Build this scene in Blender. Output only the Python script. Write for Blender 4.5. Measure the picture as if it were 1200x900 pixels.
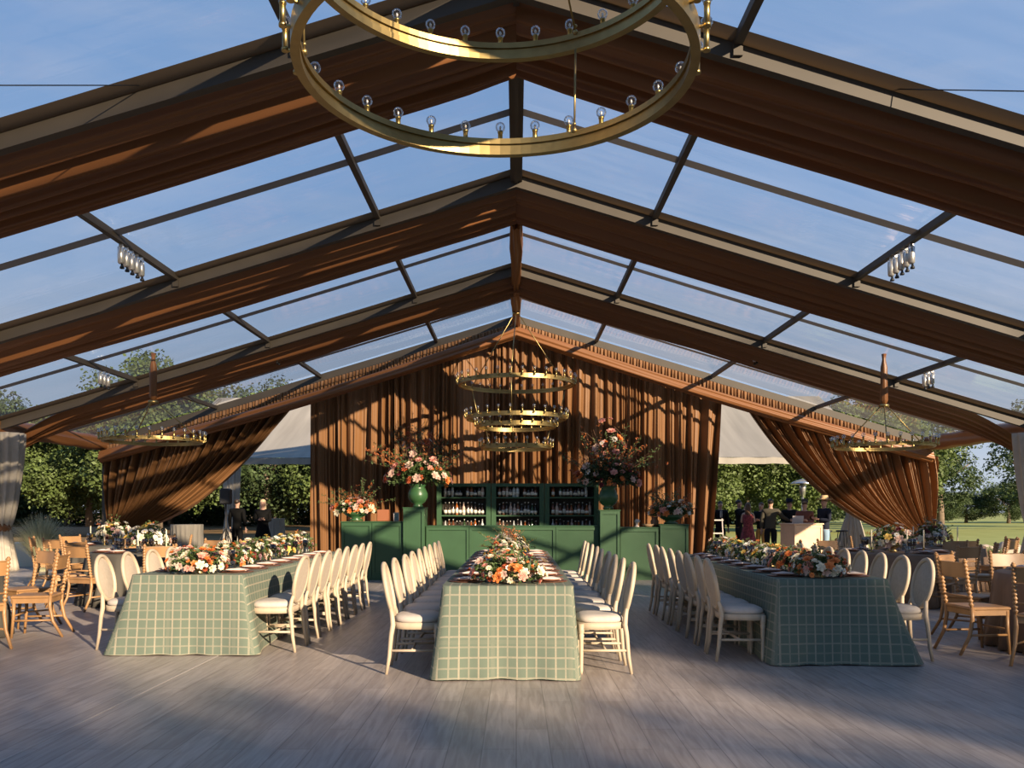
import bpy, math, random
from mathutils import Vector, Matrix
PI = math.pi
R = math.radians
rnd = random.Random(7)
for o in list(bpy.data.objects):
    bpy.data.objects.remove(o)
S = bpy.context.scene
COL = S.collection

# ------------------------------------------------------------------ camera
cd = bpy.data.cameras.new('camera')
cam = bpy.data.objects.new('camera', cd)
COL.objects.link(cam)
cam.location = (0, 0, 1.4)
cam.rotation_euler = (PI / 2, 0, 0)
cd.sensor_width = 36
cd.lens = 30.0
cd.shift_x = -5 / 1200
cd.shift_y = 148 / 1200
cd.clip_end = 600
S.camera = cam
S.view_settings.view_transform = 'Standard'
S.view_settings.look = 'None'
S.view_settings.gamma = 1
S.view_settings.exposure = 0.0
S.view_settings.use_curve_mapping = False
# ------------------------------------------------------------------ world
w = bpy.data.worlds.new('world')
S.world = w
w.use_nodes = True
nt = w.node_tree
nt.nodes.clear()
def N(t, **kw):
    n = nt.nodes.new(t)
    for k, v in kw.items():
        setattr(n, k, v)
    return n
tc = N('ShaderNodeTexCoord')
sep = N('ShaderNodeSeparateXYZ')
nt.links.new(tc.outputs['Generated'], sep.inputs[0])
ramp = N('ShaderNodeValToRGB')
cr = ramp.color_ramp
cr.elements[0].position = 0.0; cr.elements[0].color = (.50, .55, .62, 1)
cr.elements[1].position = .75; cr.elements[1].color = (.11, .24, .50, 1)
e = cr.elements.new(.14); e.color = (.36, .47, .64, 1)
e = cr.elements.new(.32); e.color = (.22, .37, .63, 1)
nt.links.new(sep.outputs[2], ramp.inputs[0])
mp = N('ShaderNodeMapping'); mp.inputs['Scale'].default_value = (1.2, 3.5, 9)
mp.inputs['Rotation'].default_value = (0, .25, 0)
nt.links.new(tc.outputs['Generated'], mp.inputs[0])
nz = N('ShaderNodeTexNoise'); nz.inputs['Scale'].default_value = 2.2; nz.inputs['Detail'].default_value = 7
nt.links.new(mp.outputs[0], nz.inputs[0])
r2 = N('ShaderNodeValToRGB')
r2.color_ramp.elements[0].position = .50; r2.color_ramp.elements[0].color = (0, 0, 0, 1)
r2.color_ramp.elements[1].position = .78; r2.color_ramp.elements[1].color = (.25, .25, .25, 1)
nt.links.new(nz.outputs[0], r2.inputs[0])
mx = N('ShaderNodeMix', data_type='RGBA')
nt.links.new(r2.outputs[0], mx.inputs[0])
nt.links.new(ramp.outputs[0], mx.inputs[6])
mx.inputs[7].default_value = (.62, .60, .63, 1)
bg = N('ShaderNodeBackground'); bg.inputs[1].default_value = 1.15
nt.links.new(mx.outputs[2], bg.inputs[0])
wo = N('ShaderNodeOutputWorld')
nt.links.new(bg.outputs[0], wo.inputs[0])
# ------------------------------------------------------------------ sun
SUN_EL = 17.0
SUN_DIR = Vector((.60 * math.cos(R(SUN_EL)), -.80 * math.cos(R(SUN_EL)), math.sin(R(SUN_EL))))   # towards the sun
sd = bpy.data.lights.new('sun', 'SUN')
sd.energy = 11.5
sd.color = (1.0, .79, .56)
sd.angle = R(.6)
sun = bpy.data.objects.new('sun', sd)
COL.objects.link(sun)
sun.location = SUN_DIR * 60
sun.rotation_euler = SUN_DIR.to_track_quat('Z', 'Y').to_euler()

# ================================================================== materials
MATS = {}
def mat(name, col=(.5, .5, .5), rough=.6, metal=0.0, noise=0.0, nscale=8.0, nstretch=(1, 1, 1), bump=0.0,
        transl=0.0, sheen=0.0, spec=.5, coord='Object', alpha=None, wave=None):
    if name in MATS:
        return MATS[name]
    m = bpy.data.materials.new(name)
    m.use_nodes = True
    t = m.node_tree
    b = t.nodes['Principled BSDF']
    b.inputs['Roughness'].default_value = rough
    b.inputs['Metallic'].default_value = metal
    b.inputs['Specular IOR Level'].default_value = spec
    b.inputs['Base Color'].default_value = (*col, 1)
    if sheen:
        b.inputs['Sheen Weight'].default_value = sheen
        b.inputs['Sheen Roughness'].default_value = .4
        b.inputs['Sheen Tint'].default_value = (*[min(1, c * 2) for c in col], 1)
    n = None
    if noise or bump:
        c = t.nodes.new('ShaderNodeTexCoord')
        mpn = t.nodes.new('ShaderNodeMapping'); mpn.inputs['Scale'].default_value = nstretch
        n = t.nodes.new('ShaderNodeTexNoise'); n.inputs['Scale'].default_value = nscale
        n.inputs['Detail'].default_value = 5
        t.links.new(c.outputs[coord], mpn.inputs[0]); t.links.new(mpn.outputs[0], n.inputs[0])
    if noise:
        rp = t.nodes.new('ShaderNodeValToRGB')
        rp.color_ramp.elements[0].position = .3; rp.color_ramp.elements[1].position = .7
        rp.color_ramp.elements[0].color = (*[max(0, v * (1 - noise)) for v in col], 1)
        rp.color_ramp.elements[1].color = (*[min(1, v * (1 + noise)) for v in col], 1)
        t.links.new(n.outputs[0], rp.inputs[0])
        t.links.new(rp.outputs[0], b.inputs['Base Color'])
    if bump:
        bp = t.nodes.new('ShaderNodeBump'); bp.inputs['Strength'].default_value = bump
        bp.inputs['Distance'].default_value = .02
        t.links.new(n.outputs[0], bp.inputs['Height']); t.links.new(bp.outputs[0], b.inputs['Normal'])
    if transl:
        tr = t.nodes.new('ShaderNodeBsdfTranslucent'); tr.inputs[0].default_value = (*col, 1)
        ms = t.nodes.new('ShaderNodeMixShader'); ms.inputs[0].default_value = transl
        t.links.new(b.outputs[0], ms.inputs[1]); t.links.new(tr.outputs[0], ms.inputs[2])
        t.links.new(ms.outputs[0], t.nodes['Material Output'].inputs[0])
    MATS[name] = m
    return m

def mathn(t, op, a, b=None):
    n = t.nodes.new('ShaderNodeMath'); n.operation = op
    for i, v in enumerate((a, b)):
        if v is None: continue
        if isinstance(v, (int, float)): n.inputs[i].default_value = v
        else: t.links.new(v, n.inputs[i])
    return n.outputs[0]

def plaid(name, base, line):
    m = bpy.data.materials.new(name); m.use_nodes = True
    t = m.node_tree; b = t.nodes['Principled BSDF']
    b.inputs['Roughness'].default_value = .85
    b.inputs['Specular IOR Level'].default_value = .2
    uv = t.nodes.new('ShaderNodeUVMap'); uv.uv_map = 'UVMap'
    s = t.nodes.new('ShaderNodeSeparateXYZ'); t.links.new(uv.outputs[0], s.inputs[0])
    def lines(o, period, wid, ph=0.0):
        f = mathn(t, 'FRACT', mathn(t, 'ADD', mathn(t, 'DIVIDE', o, period), ph + 50.0))
        return mathn(t, 'LESS_THAN', f, wid)
    def axis(o, p):
        a = mathn(t, 'MULTIPLY', lines(o, p, .085), .75)
        c = mathn(t, 'MULTIPLY', lines(o, p, .085, .50), .50)
        d = mathn(t, 'MULTIPLY', lines(o, p * 4, .05, .33), .12)
        return mathn(t, 'ADD', mathn(t, 'ADD', a, c), d)
    k = mathn(t, 'MAXIMUM', axis(s.outputs[0], .158), mathn(t, 'MULTIPLY', axis(s.outputs[1], .17), .75))
    nzz = t.nodes.new('ShaderNodeTexNoise'); nzz.inputs['Scale'].default_value = 60
    k2 = mathn(t, 'MULTIPLY', k, mathn(t, 'ADD', mathn(t, 'MULTIPLY', nzz.outputs[0], .6), .5))
    mxx = t.nodes.new('ShaderNodeMix'); mxx.data_type = 'RGBA'
    mxx.inputs[6].default_value = (*base, 1); mxx.inputs[7].default_value = (*line, 1)
    t.links.new(k2, mxx.inputs[0]); t.links.new(mxx.outputs[2], b.inputs['Base Color'])
    return m

def glassy(name, tint=(.9, .93, .95), rough=.03, refl=.9, bump=0.0, bstretch=(1, 1, 1), bscale=3.0, power=1.0, haze=0.0):
    m = bpy.data.materials.new(name); m.use_nodes = True
    t = m.node_tree; t.nodes.remove(t.nodes['Principled BSDF'])
    tr = t.nodes.new('ShaderNodeBsdfTransparent'); tr.inputs[0].default_value = (*tint, 1)
    gl = t.nodes.new('ShaderNodeBsdfGlossy'); gl.inputs['Roughness'].default_value = rough
    gl.inputs[0].default_value = (refl, refl, refl, 1)
    fr = t.nodes.new('ShaderNodeFresnel'); fr.inputs[0].default_value = 1.4
    f = mathn(t, 'MINIMUM', mathn(t, 'MULTIPLY', fr.outputs[0], power), .8)
    ms = t.nodes.new('ShaderNodeMixShader'); t.links.new(f, ms.inputs[0])
    t.links.new(tr.outputs[0], ms.inputs[1]); t.links.new(gl.outputs[0], ms.inputs[2])
    out = ms.outputs[0]
    if bump or haze:
        c = t.nodes.new('ShaderNodeTexCoord')
        mpn = t.nodes.new('ShaderNodeMapping'); mpn.inputs['Scale'].default_value = bstretch
        n = t.nodes.new('ShaderNodeTexNoise'); n.inputs['Scale'].default_value = bscale; n.inputs['Detail'].default_value = 4
        t.links.new(c.outputs['Object'], mpn.inputs[0]); t.links.new(mpn.outputs[0], n.inputs[0])
        bp = t.nodes.new('ShaderNodeBump'); bp.inputs['Strength'].default_value = bump
        bp.inputs['Distance'].default_value = .05
        t.links.new(n.outputs[0], bp.inputs['Height']); t.links.new(bp.outputs[0], gl.inputs['Normal'])
        if haze:
            df = t.nodes.new('ShaderNodeBsdfTranslucent'); df.inputs[0].default_value = (.8, .82, .85, 1)
            m2 = t.nodes.new('ShaderNodeMixShader')
            t.links.new(mathn(t, 'MULTIPLY', n.outputs[0], haze), m2.inputs[0])
            t.links.new(out, m2.inputs[1]); t.links.new(df.outputs[0], m2.inputs[2]); out = m2.outputs[0]
    t.links.new(out, t.nodes['Material Output'].inputs[0])
    return m

BROWN = (.33, .122, .034)
M_drape = mat('rust satin drape', (.215, .088, .030), .42, transl=.04, spec=.4)
M_curtain = mat('rust velvet curtain', (.205, .098, .038), .5, transl=.04, spec=.3)
M_valance = mat('tan lining fabric', (.15, .095, .05), .7, transl=.3)
M_frame = mat('anodised grey frame', (.058, .047, .034), .6, metal=.0, noise=.12, nscale=2)
M_grey = mat('grey roof webbing', (.20, .18, .16), .7, transl=.15)
M_ivory = mat('ivory pole drape', (.52, .47, .39), .8, transl=.3, noise=.06)
M_roof = glassy('clear roof vinyl', (.95, .965, .975), .08, .8, bump=.3, bstretch=(.35, 2.2, .35), bscale=1.6, power=1.35, haze=.09)
M_brass = mat('brushed brass', (.36, .265, .11), .42, metal=1.0, noise=.1, nscale=12)
M_socket = mat('antique brass socket', (.42, .31, .12), .35, metal=1.0)
M_bulb = glassy('clear bulb glass', (.93, .95, .97), .0, 1.0, power=2.2)
M_filament = mat('bulb filament', (.8, .72, .6), .3, metal=.6)
M_steel = mat('satin steel', (.6, .6, .6), .3, metal=.9)
M_black = mat('matt black', (.012, .012, .013), .5)
M_plaid = plaid('sage plaid cloth', (.115, .145, .112), (.36, .31, .23))
M_chair = mat('whitewashed oak', (.44, .355, .255), .55, noise=.14, nscale=9, nstretch=(1, 1, .15))
M_seat = mat('oatmeal linen', (.46, .41, .36), .85, noise=.05, nscale=40)
M_backpanel = mat('pale linen back panel', (.40, .34, .27), .85, noise=.07, nscale=30)
M_oak = mat('golden oak', (.29, .158, .066), .42, noise=.22, nscale=5, nstretch=(1, 1, .2))
M_green = mat('forest green paint', (.032, .088, .036), .5, noise=.08, nscale=3)
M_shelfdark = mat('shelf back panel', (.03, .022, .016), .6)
M_urn = mat('green glazed urn', (.035, .10, .035), .35)
M_charger = mat('woven dark charger', (.14, .055, .03), .45, noise=.2, nscale=30)
M_plate = mat('terracotta plate', (.27, .13, .09), .35)
M_napkin = mat('blush napkin', (.58, .50, .46), .85)
M_goblet = glassy('smoky goblet glass', (.55, .51, .49), .02, 1.0, power=3.0)
M_tumbler = glassy('clear tumbler glass', (.82, .84, .85), .02, 1.0, power=3.0)
M_wax = mat('ivory wax', (.75, .66, .48), .5)
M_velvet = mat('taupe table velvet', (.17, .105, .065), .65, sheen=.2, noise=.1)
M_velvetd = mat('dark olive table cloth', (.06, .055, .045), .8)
M_stripe = mat('grey table linen', (.17, .155, .13), .85, noise=.15, nscale=14, nstretch=(1, 1, .05))
M_leaf = mat('leaf green', (.075, .12, .035), .6, transl=.25, noise=.35, nscale=30)
M_leafd = mat('dark leaf', (.04, .07, .025), .55, transl=.2, noise=.3, nscale=30)
M_twig = mat('twig brown', (.16, .08, .04), .7)
M_rustleaf = mat('autumn leaf', (.42, .12, .03), .6, transl=.3, noise=.3, nscale=25)
M_straw = mat('dried grass', (.42, .33, .17), .7, transl=.3)
M_goldbowl = mat('aged brass bowl', (.4, .3, .15), .4, metal=.8)
FLW = {}
for nm, c in dict(cream=(.78, .70, .52), white=(.80, .76, .68), orange=(.72, .22, .05), rust=(.42, .09, .03), pink=(.75, .34, .26),
                  blush=(.72, .50, .40), burgundy=(.16, .02, .025), yellow=(.70, .48, .12), mauve=(.35, .2, .22)).items():
    FLW[nm] = mat('petal ' + nm, c, .6, transl=.25, noise=.15, nscale=25)

# ================================================================== mesh builder
class MB:
    def __init__(s):
        s.v = []; s.f = []; s.m = []; s.uv = None; s.mi = 0; s.sm = []
    def face(s, idx, smooth=True):
        s.f.append(tuple(idx)); s.m.append(s.mi); s.sm.append(smooth)
    def box(s, c, d, rot=None, bev=0.0):
        cx, cy, cz = c; x, y, z = d[0] / 2, d[1] / 2, d[2] / 2
        n = len(s.v)
        b = min(bev, x * .9, y * .9, z * .9) if bev else 0
        if not b:
            pts = [(-x, -y, -z), (x, -y, -z), (x, y, -z), (-x, y, -z), (-x, -y, z), (x, -y, z), (x, y, z), (-x, y, z)]
            fs = [(0, 3, 2, 1), (4, 5, 6, 7), (0, 1, 5, 4), (1, 2, 6, 5), (2, 3, 7, 6), (3, 0, 4, 7)]
        else:
            rings = [(-z, x - b, y - b), (-z + b, x, y), (z - b, x, y), (z, x - b, y - b)]
            pts = []
            for (zz, xx, yy) in rings:
                cb = b if xx == x else b * .5
                pts += [(-xx + cb, -yy, zz), (xx - cb, -yy, zz), (xx, -yy + cb, zz), (xx, yy - cb, zz), (xx - cb, yy, zz), (-xx + cb, yy, zz), (-xx, yy - cb, zz), (-xx, -yy + cb, zz)]
            fs = [tuple(range(7, -1, -1)), tuple(range(24, 32))]
            for k in range(3):
                for i in range(8):
                    j = (i + 1) % 8
                    fs.append((k * 8 + i, k * 8 + j, k * 8 + 8 + j, k * 8 + 8 + i))
        for p in pts:
            p = Vector(p)
            if rot is not None: p = rot @ p
            s.v.append((p.x + cx, p.y + cy, p.z + cz))
        for f in fs: s.face([n + i for i in f], False)
        return s
    def beam(s, a, b, wd, ht):
        a = Vector(a); b = Vector(b); d = (b - a); L = d.length
        q = d.to_track_quat('Y', 'Z').to_matrix()
        s.box((a + b) / 2, (wd, L, ht), rot=q); return s
    def tube(s, pts, r, n=8, cap=True, closed=False):
        pts = [Vector(p) for p in pts]; N_ = len(pts)
        rs = r if isinstance(r, (list, tuple)) else [r] * N_
        base = len(s.v); up = None
        for i, p in enumerate(pts):
            if closed: t = pts[(i + 1) % N_] - pts[i - 1]
            else: t = pts[min(i + 1, N_ - 1)] - pts[max(i - 1, 0)]
            if t.length < 1e-9: t = Vector((0, 0, 1))
            t.normalize()
            if up is None:
                up = Vector((0, 0, 1)) if abs(t.z) < .9 else Vector((1, 0, 0))
            x = t.cross(up)
            if x.length < 1e-6: x = t.orthogonal()
            x.normalize(); y = x.cross(t).normalized(); up = y
            for k in range(n):
                a = 2 * PI * k / n
                q = p + x * math.cos(a) * rs[i] + y * math.sin(a) * rs[i]
                s.v.append(tuple(q))
        for i in range(N_ if closed else N_ - 1):
            for k in range(n):
                a = base + i * n + k; b = base + i * n + (k + 1) % n
                c = base + ((i + 1) % N_) * n + (k + 1) % n; d = base + ((i + 1) % N_) * n + k
                s.face((a, b, c, d))
        if cap and not closed:
            s.face([base + k for k in range(n)][::-1]); s.face([base + (N_ - 1) * n + k for k in range(n)])
        return s
    def lathe(s, prof, c=(0, 0, 0), n=16, sx=1, sy=1, fold=None):
        base = len(s.v)
        for j, (r, z) in enumerate(prof):
            for k in range(n):
                a = 2 * PI * k / n
                rr = r if fold is None else fold(r, z, a)
                s.v.append((c[0] + rr * math.cos(a) * sx, c[1] + rr * math.sin(a) * sy, c[2] + z))
        for j in range(len(prof) - 1):
            for k in range(n):
                a = base + j * n + k; b = base + j * n + (k + 1) % n
                s.face((a, b, b + n, a + n))
        if prof[0][0] > 1e-4: s.face([base + k for k in range(n)][::-1], False)
        if prof[-1][0] > 1e-4: s.face([base + (len(prof) - 1) * n + k for k in range(n)], False)
        return s
    def ball(s, c, r, n=10, m=6):
        if not isinstance(r, (list, tuple)): r = (r, r, r)
        pr = [(max(1e-5, math.sin(PI * i / m)), -math.cos(PI * i / m) * r[2]) for i in range(m + 1)]
        s.lathe(pr, c, n, r[0], r[1]); return s
    def grid(s, fn, nu, nv, uvfn=None, flip=False):
        base = len(s.v)
        for i in range(nu + 1):
            for j in range(nv + 1):
                s.v.append(tuple(fn(i / nu, j / nv)))
        for i in range(nu):
            for j in range(nv):
                a = base + i * (nv + 1) + j
                q = (a, a + 1, a + nv + 2, a + nv + 1)
                s.face(q[::-1] if flip else q)
        return s
    def build(s, name, mats, parent=None, mesh_only=False, uvs=None):
        me = bpy.data.meshes.new(name)
        me.from_pydata(s.v, [], s.f)
        if not isinstance(mats, (list, tuple)): mats = [mats]
        for m in mats: me.materials.append(m)
        me.polygons.foreach_set('material_index', s.m)
        me.polygons.foreach_set('use_smooth', s.sm)
        if uvs is not None:
            ul = me.uv_layers.new(name='UVMap')
            for li, lp in enumerate(me.loops):
                ul.data[li].uv = uvs[lp.vertex_index]
        me.update()
        if mesh_only: return me
        o = bpy.data.objects.new(name, me)
        COL.objects.link(o)
        if parent is not None: o.parent = parent
        return o

def tag(o, label=None, cat=None, group=None, kind=None):
    if label: o['label'] = label
    if cat: o['category'] = cat
    if group: o['group'] = group
    if kind: o['kind'] = kind
    return o
def struct(o, label=None):
    o['kind'] = 'structure'
    if label: o['label'] = label
    return o
def thing(name, label, cat, loc=(0, 0, 0), rz=0, group=None):
    o = bpy.data.objects.new(name, None); COL.objects.link(o)
    o.empty_display_size = .1
    o.location = loc; o.rotation_euler = (0, 0, rz)
    return tag(o, label, cat, group)
def dup(src, loc=None, rz=None, label=None, group=None, parent=None, sc=None):
    def cp(o, par):
        c = o.copy(); COL.objects.link(c); c.parent = par
        for ch in CH.get(o.name, []): cp(ch, c)
        return c
    global CH
    c = cp(src, parent)
    if loc is not None: c.location = loc
    if rz is not None: c.rotation_euler = (0, 0, rz)
    if sc is not None: c.scale = (sc, sc, sc)
    if label: c['label'] = label
    if group: c['group'] = group
    return c
CH = {}
def freeze(root):
    def rec(o):
        k = list(o.children); CH[o.name] = k
        for c in k: rec(c)
    rec(root)
ORD = ['first', 'second', 'third', 'fourth', 'fifth', 'sixth', 'seventh', 'eighth', 'ninth', 'tenth', 'eleventh', 'twelfth', 'thirteenth']
def W(px, py, d):
    return Vector(((px - 605) / 1000 * d, d, 1.4 + (598 - py) / 1000 * d))

# ================================================================== tent dimensions
HR = 7.18           # ridge height
SL = .30            # roof slope
HW = 12.2           # half width
TR = [3.55, 8.95, 14.36, 19.76, 25.2]
def roofz(x): return HR - SL * abs(x)

# ------------------------------------------------------------------ floor and ground
mf = bpy.data.materials.new('grey oak plank floor'); mf.use_nodes = True
t = mf.node_tree; b = t.nodes['Principled BSDF']
c_ = t.nodes.new('ShaderNodeTexCoord'); m_ = t.nodes.new('ShaderNodeMapping')
m_.inputs['Rotation'].default_value = (0, 0, PI / 2)
t.links.new(c_.outputs['Object'], m_.inputs[0])
br = t.nodes.new('ShaderNodeTexBrick'); br.offset = .37; br.squash = 1
br.inputs['Scale'].default_value = 1; br.inputs['Brick Width'].default_value = 1.25; br.inputs['Row Height'].default_value = .20
br.inputs['Mortar Size'].default_value = .0035
br.inputs['Color1'].default_value = (.30, .262, .236, 1); br.inputs['Color2'].default_value = (.37, .325, .295, 1)
br.inputs['Mortar'].default_value = (.20, .175, .16, 1)
t.links.new(m_.outputs[0], br.inputs[0])
m2_ = t.nodes.new('ShaderNodeMapping'); m2_.inputs['Scale'].default_value = (9, .7, 1)
t.links.new(c_.outputs['Object'], m2_.inputs[0])
n_ = t.nodes.new('ShaderNodeTexNoise'); n_.inputs['Scale'].default_value = 3; n_.inputs['Detail'].default_value = 8; n_.inputs['Distortion'].default_value = .8
t.links.new(m2_.outputs[0], n_.inputs[0])
mm = t.nodes.new('ShaderNodeMix'); mm.data_type = 'RGBA'; mm.blend_type = 'MULTIPLY'; mm.inputs[0].default_value = 1
rr_ = t.nodes.new('ShaderNodeValToRGB'); rr_.color_ramp.elements[0].position = .35; rr_.color_ramp.elements[1].position = .65
rr_.color_ramp.elements[0].color = (.78, .76, .75, 1); rr_.color_ramp.elements[1].color = (1.1, 1.1, 1.1, 1)
t.links.new(n_.outputs[0], rr_.inputs[0]); t.links.new(br.outputs[0], mm.inputs[6]); t.links.new(rr_.outputs[0], mm.inputs[7])
t.links.new(mm.outputs[2], b.inputs['Base Color'])
b.inputs['Roughness'].default_value = .42
b.inputs['Specular IOR Level'].default_value = .4
o = MB().box((0, 10.7, -.03), (25.6, 33, .06)).build('floor', mf); struct(o)
o = MB().box((-2.87, 10.7, .0015), (.012, 32.8, .003)).build('trim_1', mat('pale floor joint', (.38, .35, .33), .5)); struct(o)

mg = bpy.data.materials.new('lawn and dirt'); mg.use_nodes = True
t = mg.node_tree; b = t.nodes['Principled BSDF']; b.inputs['Roughness'].default_value = .95
b.inputs['Specular IOR Level'].default_value = .1
c_ = t.nodes.new('ShaderNodeTexCoord'); s_ = t.nodes.new('ShaderNodeSeparateXYZ'); t.links.new(c_.outputs['Object'], s_.inputs[0])
n1 = t.nodes.new('ShaderNodeTexNoise'); n1.inputs['Scale'].default_value = .7; n1.inputs['Detail'].default_value = 8
t.links.new(c_.outputs['Object'], n1.inputs[0])
g1 = t.nodes.new('ShaderNodeValToRGB'); g1.color_ramp.elements[0].color = (.26, .29, .09, 1); g1.color_ramp.elements[1].color = (.36, .38, .14, 1)
g1.color_ramp.elements[0].position = .3; g1.color_ramp.elements[1].position = .7
g2 = t.nodes.new('ShaderNodeValToRGB'); g2.color_ramp.elements[0].color = (.09, .07, .035, 1); g2.color_ramp.elements[1].color = (.26, .16, .08, 1)
g2.color_ramp.elements[0].position = .35; g2.color_ramp.elements[1].position = .65
t.links.new(n1.outputs[0], g1.inputs[0]); t.links.new(n1.outputs[0], g2.inputs[0])
gm = t.nodes.new('ShaderNodeMix'); gm.data_type = 'RGBA'
fx = mathn(t, 'GREATER_THAN', mathn(t, 'ADD', s_.outputs[0], mathn(t, 'MULTIPLY', n1.outputs[0], 4.0)), 11.0)
t.links.new(fx, gm.inputs[0]); t.links.new(g2.outputs[0], gm.inputs[6]); t.links.new(g1.outputs[0], gm.inputs[7])
t.links.new(gm.outputs[2], b.inputs['Base Color'])
o = MB()
o.v = [(-300, -120, -.06), (300, -120, -.06), (300, 420, -.06), (-300, 420, -.06)]; o.face((0, 1, 2, 3), False)
o = o.build('ground', mg); struct(o)

# ------------------------------------------------------------------ roof: vinyl, rafters, purlins
for i in range(len(TR) - 1):
    for sgn in (-1, 1):
        y0, y1 = TR[i], TR[i + 1]
        m = MB()
        def fn(u, v, sgn=sgn, y0=y0, y1=y1):
            x = u * HW
            billow = -.05 * math.sin(PI * v) * math.sin(PI * min(1, u * 1.02)) + .012 * math.sin(9 * v + 14 * u) * math.sin(PI * v)
            return (sgn * x, y0 + v * (y1 - y0), roofz(x) + .02 + billow)
        m.grid(fn, 24, 10, flip=(sgn < 0))
        struct(m.build('ceiling', M_roof), 'clear vinyl roof panel')
PUR = [(2.36, 5.0 + 1.4), (5.79, 3.96 + 1.4), (8.87, 3.04 + 1.4)]
tn = 2
for yt in TR:
    for sgn in (-1, 1):
        m = MB()
        if yt == TR[-1]:
            m.beam((0, yt + .1, roofz(0) - .12), (sgn * HW, yt + .1, roofz(HW) - .12), .12, .2)
        else:
            m.beam((0, yt + .22, roofz(0) - .15), (sgn * HW, yt + .22, roofz(HW) - .15), .12, .24)
            # keder lips along the beam
            m.beam((0, yt + .15, roofz(0) - .05), (sgn * HW, yt + .15, roofz(HW) - .05), .05, .04)
        for (px_, pz_) in PUR:
            m.box((sgn * px_, yt + .22, pz_ - .08), (.10, .2, .16))
        struct(m.build('trim_%d' % tn, M_frame), 'grey metal rafter'); tn += 1
        m = MB().box((sgn * HW, yt + .15, 1.75), (.14, .16, 3.5)).box((sgn * HW, yt + .15, .01), (.4, .4, .02))
        struct(m.build('trim_%d' % tn, M_frame), 'grey metal tent leg'); tn += 1
        if yt != TR[-1]:
            # flat lining strip between roof sheet and beam
            m = MB()
            m.grid(lambda u, v: (sgn * u * HW, yt - .02 + v * .22, roofz(u * HW) - .02 - .05 * v - .02 * math.sin(PI * v) - .03 * math.sin(PI * u)), 30, 3)
            tag(m.build('lining_strip', M_valance), 'tan cloth strip along the %s rafter, %s of the ridge' % ({3.55: 'overhead', 8.95: 'nearest', 14.36: 'second', 19.76: 'third'}[yt], 'left' if sgn < 0 else 'right'), 'fabric')
for sgn in (-1, 1):
    for (px_, pz_) in PUR:
        m = MB().box((sgn * px_, (TR[0] + TR[-1]) / 2, pz_), (.09, TR[-1] - TR[0], .10))
        struct(m.build('trim_%d' % tn, M_frame), 'grey metal purlin'); tn += 1
    for yb in (6.85, 12.25, 17.65, 22.95):
        m = MB()
        m.grid(lambda u, v: (sgn * u * HW, yb - .11 + v * .22, roofz(u * HW) - .035 - .04 * math.sin(PI * u)), 20, 1)
        struct(m.build('trim_%d' % tn, M_grey), 'grey seam strip of the clear roof'); tn += 1
m = MB().box((0, (TR[0] + TR[-1]) / 2, HR - .11), (.20, TR[-1] - TR[0], .16)).box((0, (TR[0] + TR[-1]) / 2, HR - .2), (.07, TR[-1] - TR[0], .04))
struct(m.build('trim_%d' % tn, M_frame), 'grey metal ridge beam'); tn += 1

# ------------------------------------------------------------------ swagged drapes under the rafters
def swag(yt, sgn, label, seed):
    rr = random.Random(seed)
    ph = [rr.uniform(0, 6.28) for _ in range(8)]
    hi = [.55 + .9 * rr.random() for _ in range(14)]
    y0, y1 = yt + .34, yt + 2.0
    def fn(u, v):
        x = u * (HW - .08)
        g = 1.0 - (.26 * u if yt > 10 else 0)
        if u > .86: g -= .55 * ((u - .86) / .14) ** 1.4
        if u < .05: g *= .93 + .07 * u / .05
        vv = (.5 + (v - .5) * g) - .12 * (1 - g)
        # rope like pleats along the cloth
        pl = .17 * abs(math.sin(PI * 7 * v + .5 * math.sin(2.2 * u + ph[0]) + ph[1] * .3)) * hi[int(v * 7) % 14]
        pl += .045 * math.sin(2 * PI * 11 * v + 2.0 * math.sin(3 * u + ph[2]) + ph[3])
        pl += .012 * math.sin(2 * PI * 23 * v + 4 * u + ph[4])
        sag = .14 * math.sin(PI * v) ** .7 + .06 * math.sin(PI * min(1, u)) * (.3 + .7 * v) * .6
        z = roofz(x) - .16 - sag + (pl - .16) * (.4 + .6 * math.sin(PI * v) ** .5)
        if u > .86: z -= .25 * ((u - .86) / .14) ** 2
        z = min(z, roofz(x) - .07)
        return (sgn * x, y0 + vv * (y1 - y0), z)
    m = MB().grid(fn, 60, 130)
    tag(m.build('ceiling_swag', M_drape), label, 'drape', 'rust swags under the roof')
for i, yt in enumerate(TR[:4]):
    nm = ['overhead', 'nearest visible', 'second', 'third'][i]
    for sgn in (-1, 1):
        swag(yt, sgn, 'rust brown pleated cloth swag under the %s rafter, %s of the ridge' % (nm, 'left' if sgn < 0 else 'right'), 11 * i + sgn)

# ridge wrap
def ridgewrap(u, v):
    y = 16.2 + u * 8.8; a = 2 * PI * v
    r = .13 + .025 * math.sin(6 * a + 1.5 * math.sin(y * 1.3)) - .04 * abs(math.sin(y * PI / 4.4))
    return (r * math.cos(a), y, HR - .36 + r * math.sin(a) * .9)
tag(MB().grid(ridgewrap, 60, 36).build('ridge_drape', M_drape), 'rust brown cloth gathered lengthwise along the ridge beam', 'drape')

# eave wraps
for sgn in (-1, 1):
    def ev(u, v, sgn=sgn):
        y = TR[0] + u * (TR[-1] + .15 - TR[0]); a = 2 * PI * v
        c, s2 = math.cos(a), math.sin(a)
        k = 1 / max(abs(c), abs(s2)) ** .75
        rx = .14 + .012 * math.sin(7 * a + y * 1.2); rz = .20 + .018 * math.sin(5 * a + y * .9) + .012 * math.sin(y * 5)
        return (sgn * (HW - .02) + rx * c * k, y, 3.36 + rz * s2 * k)
    tag(MB().grid(ev, 90, 28).build('eave_drape', M_drape), 'rust brown cloth wrapped around the %s eave beam' % ('left' if sgn < 0 else 'right'), 'drape')

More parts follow.
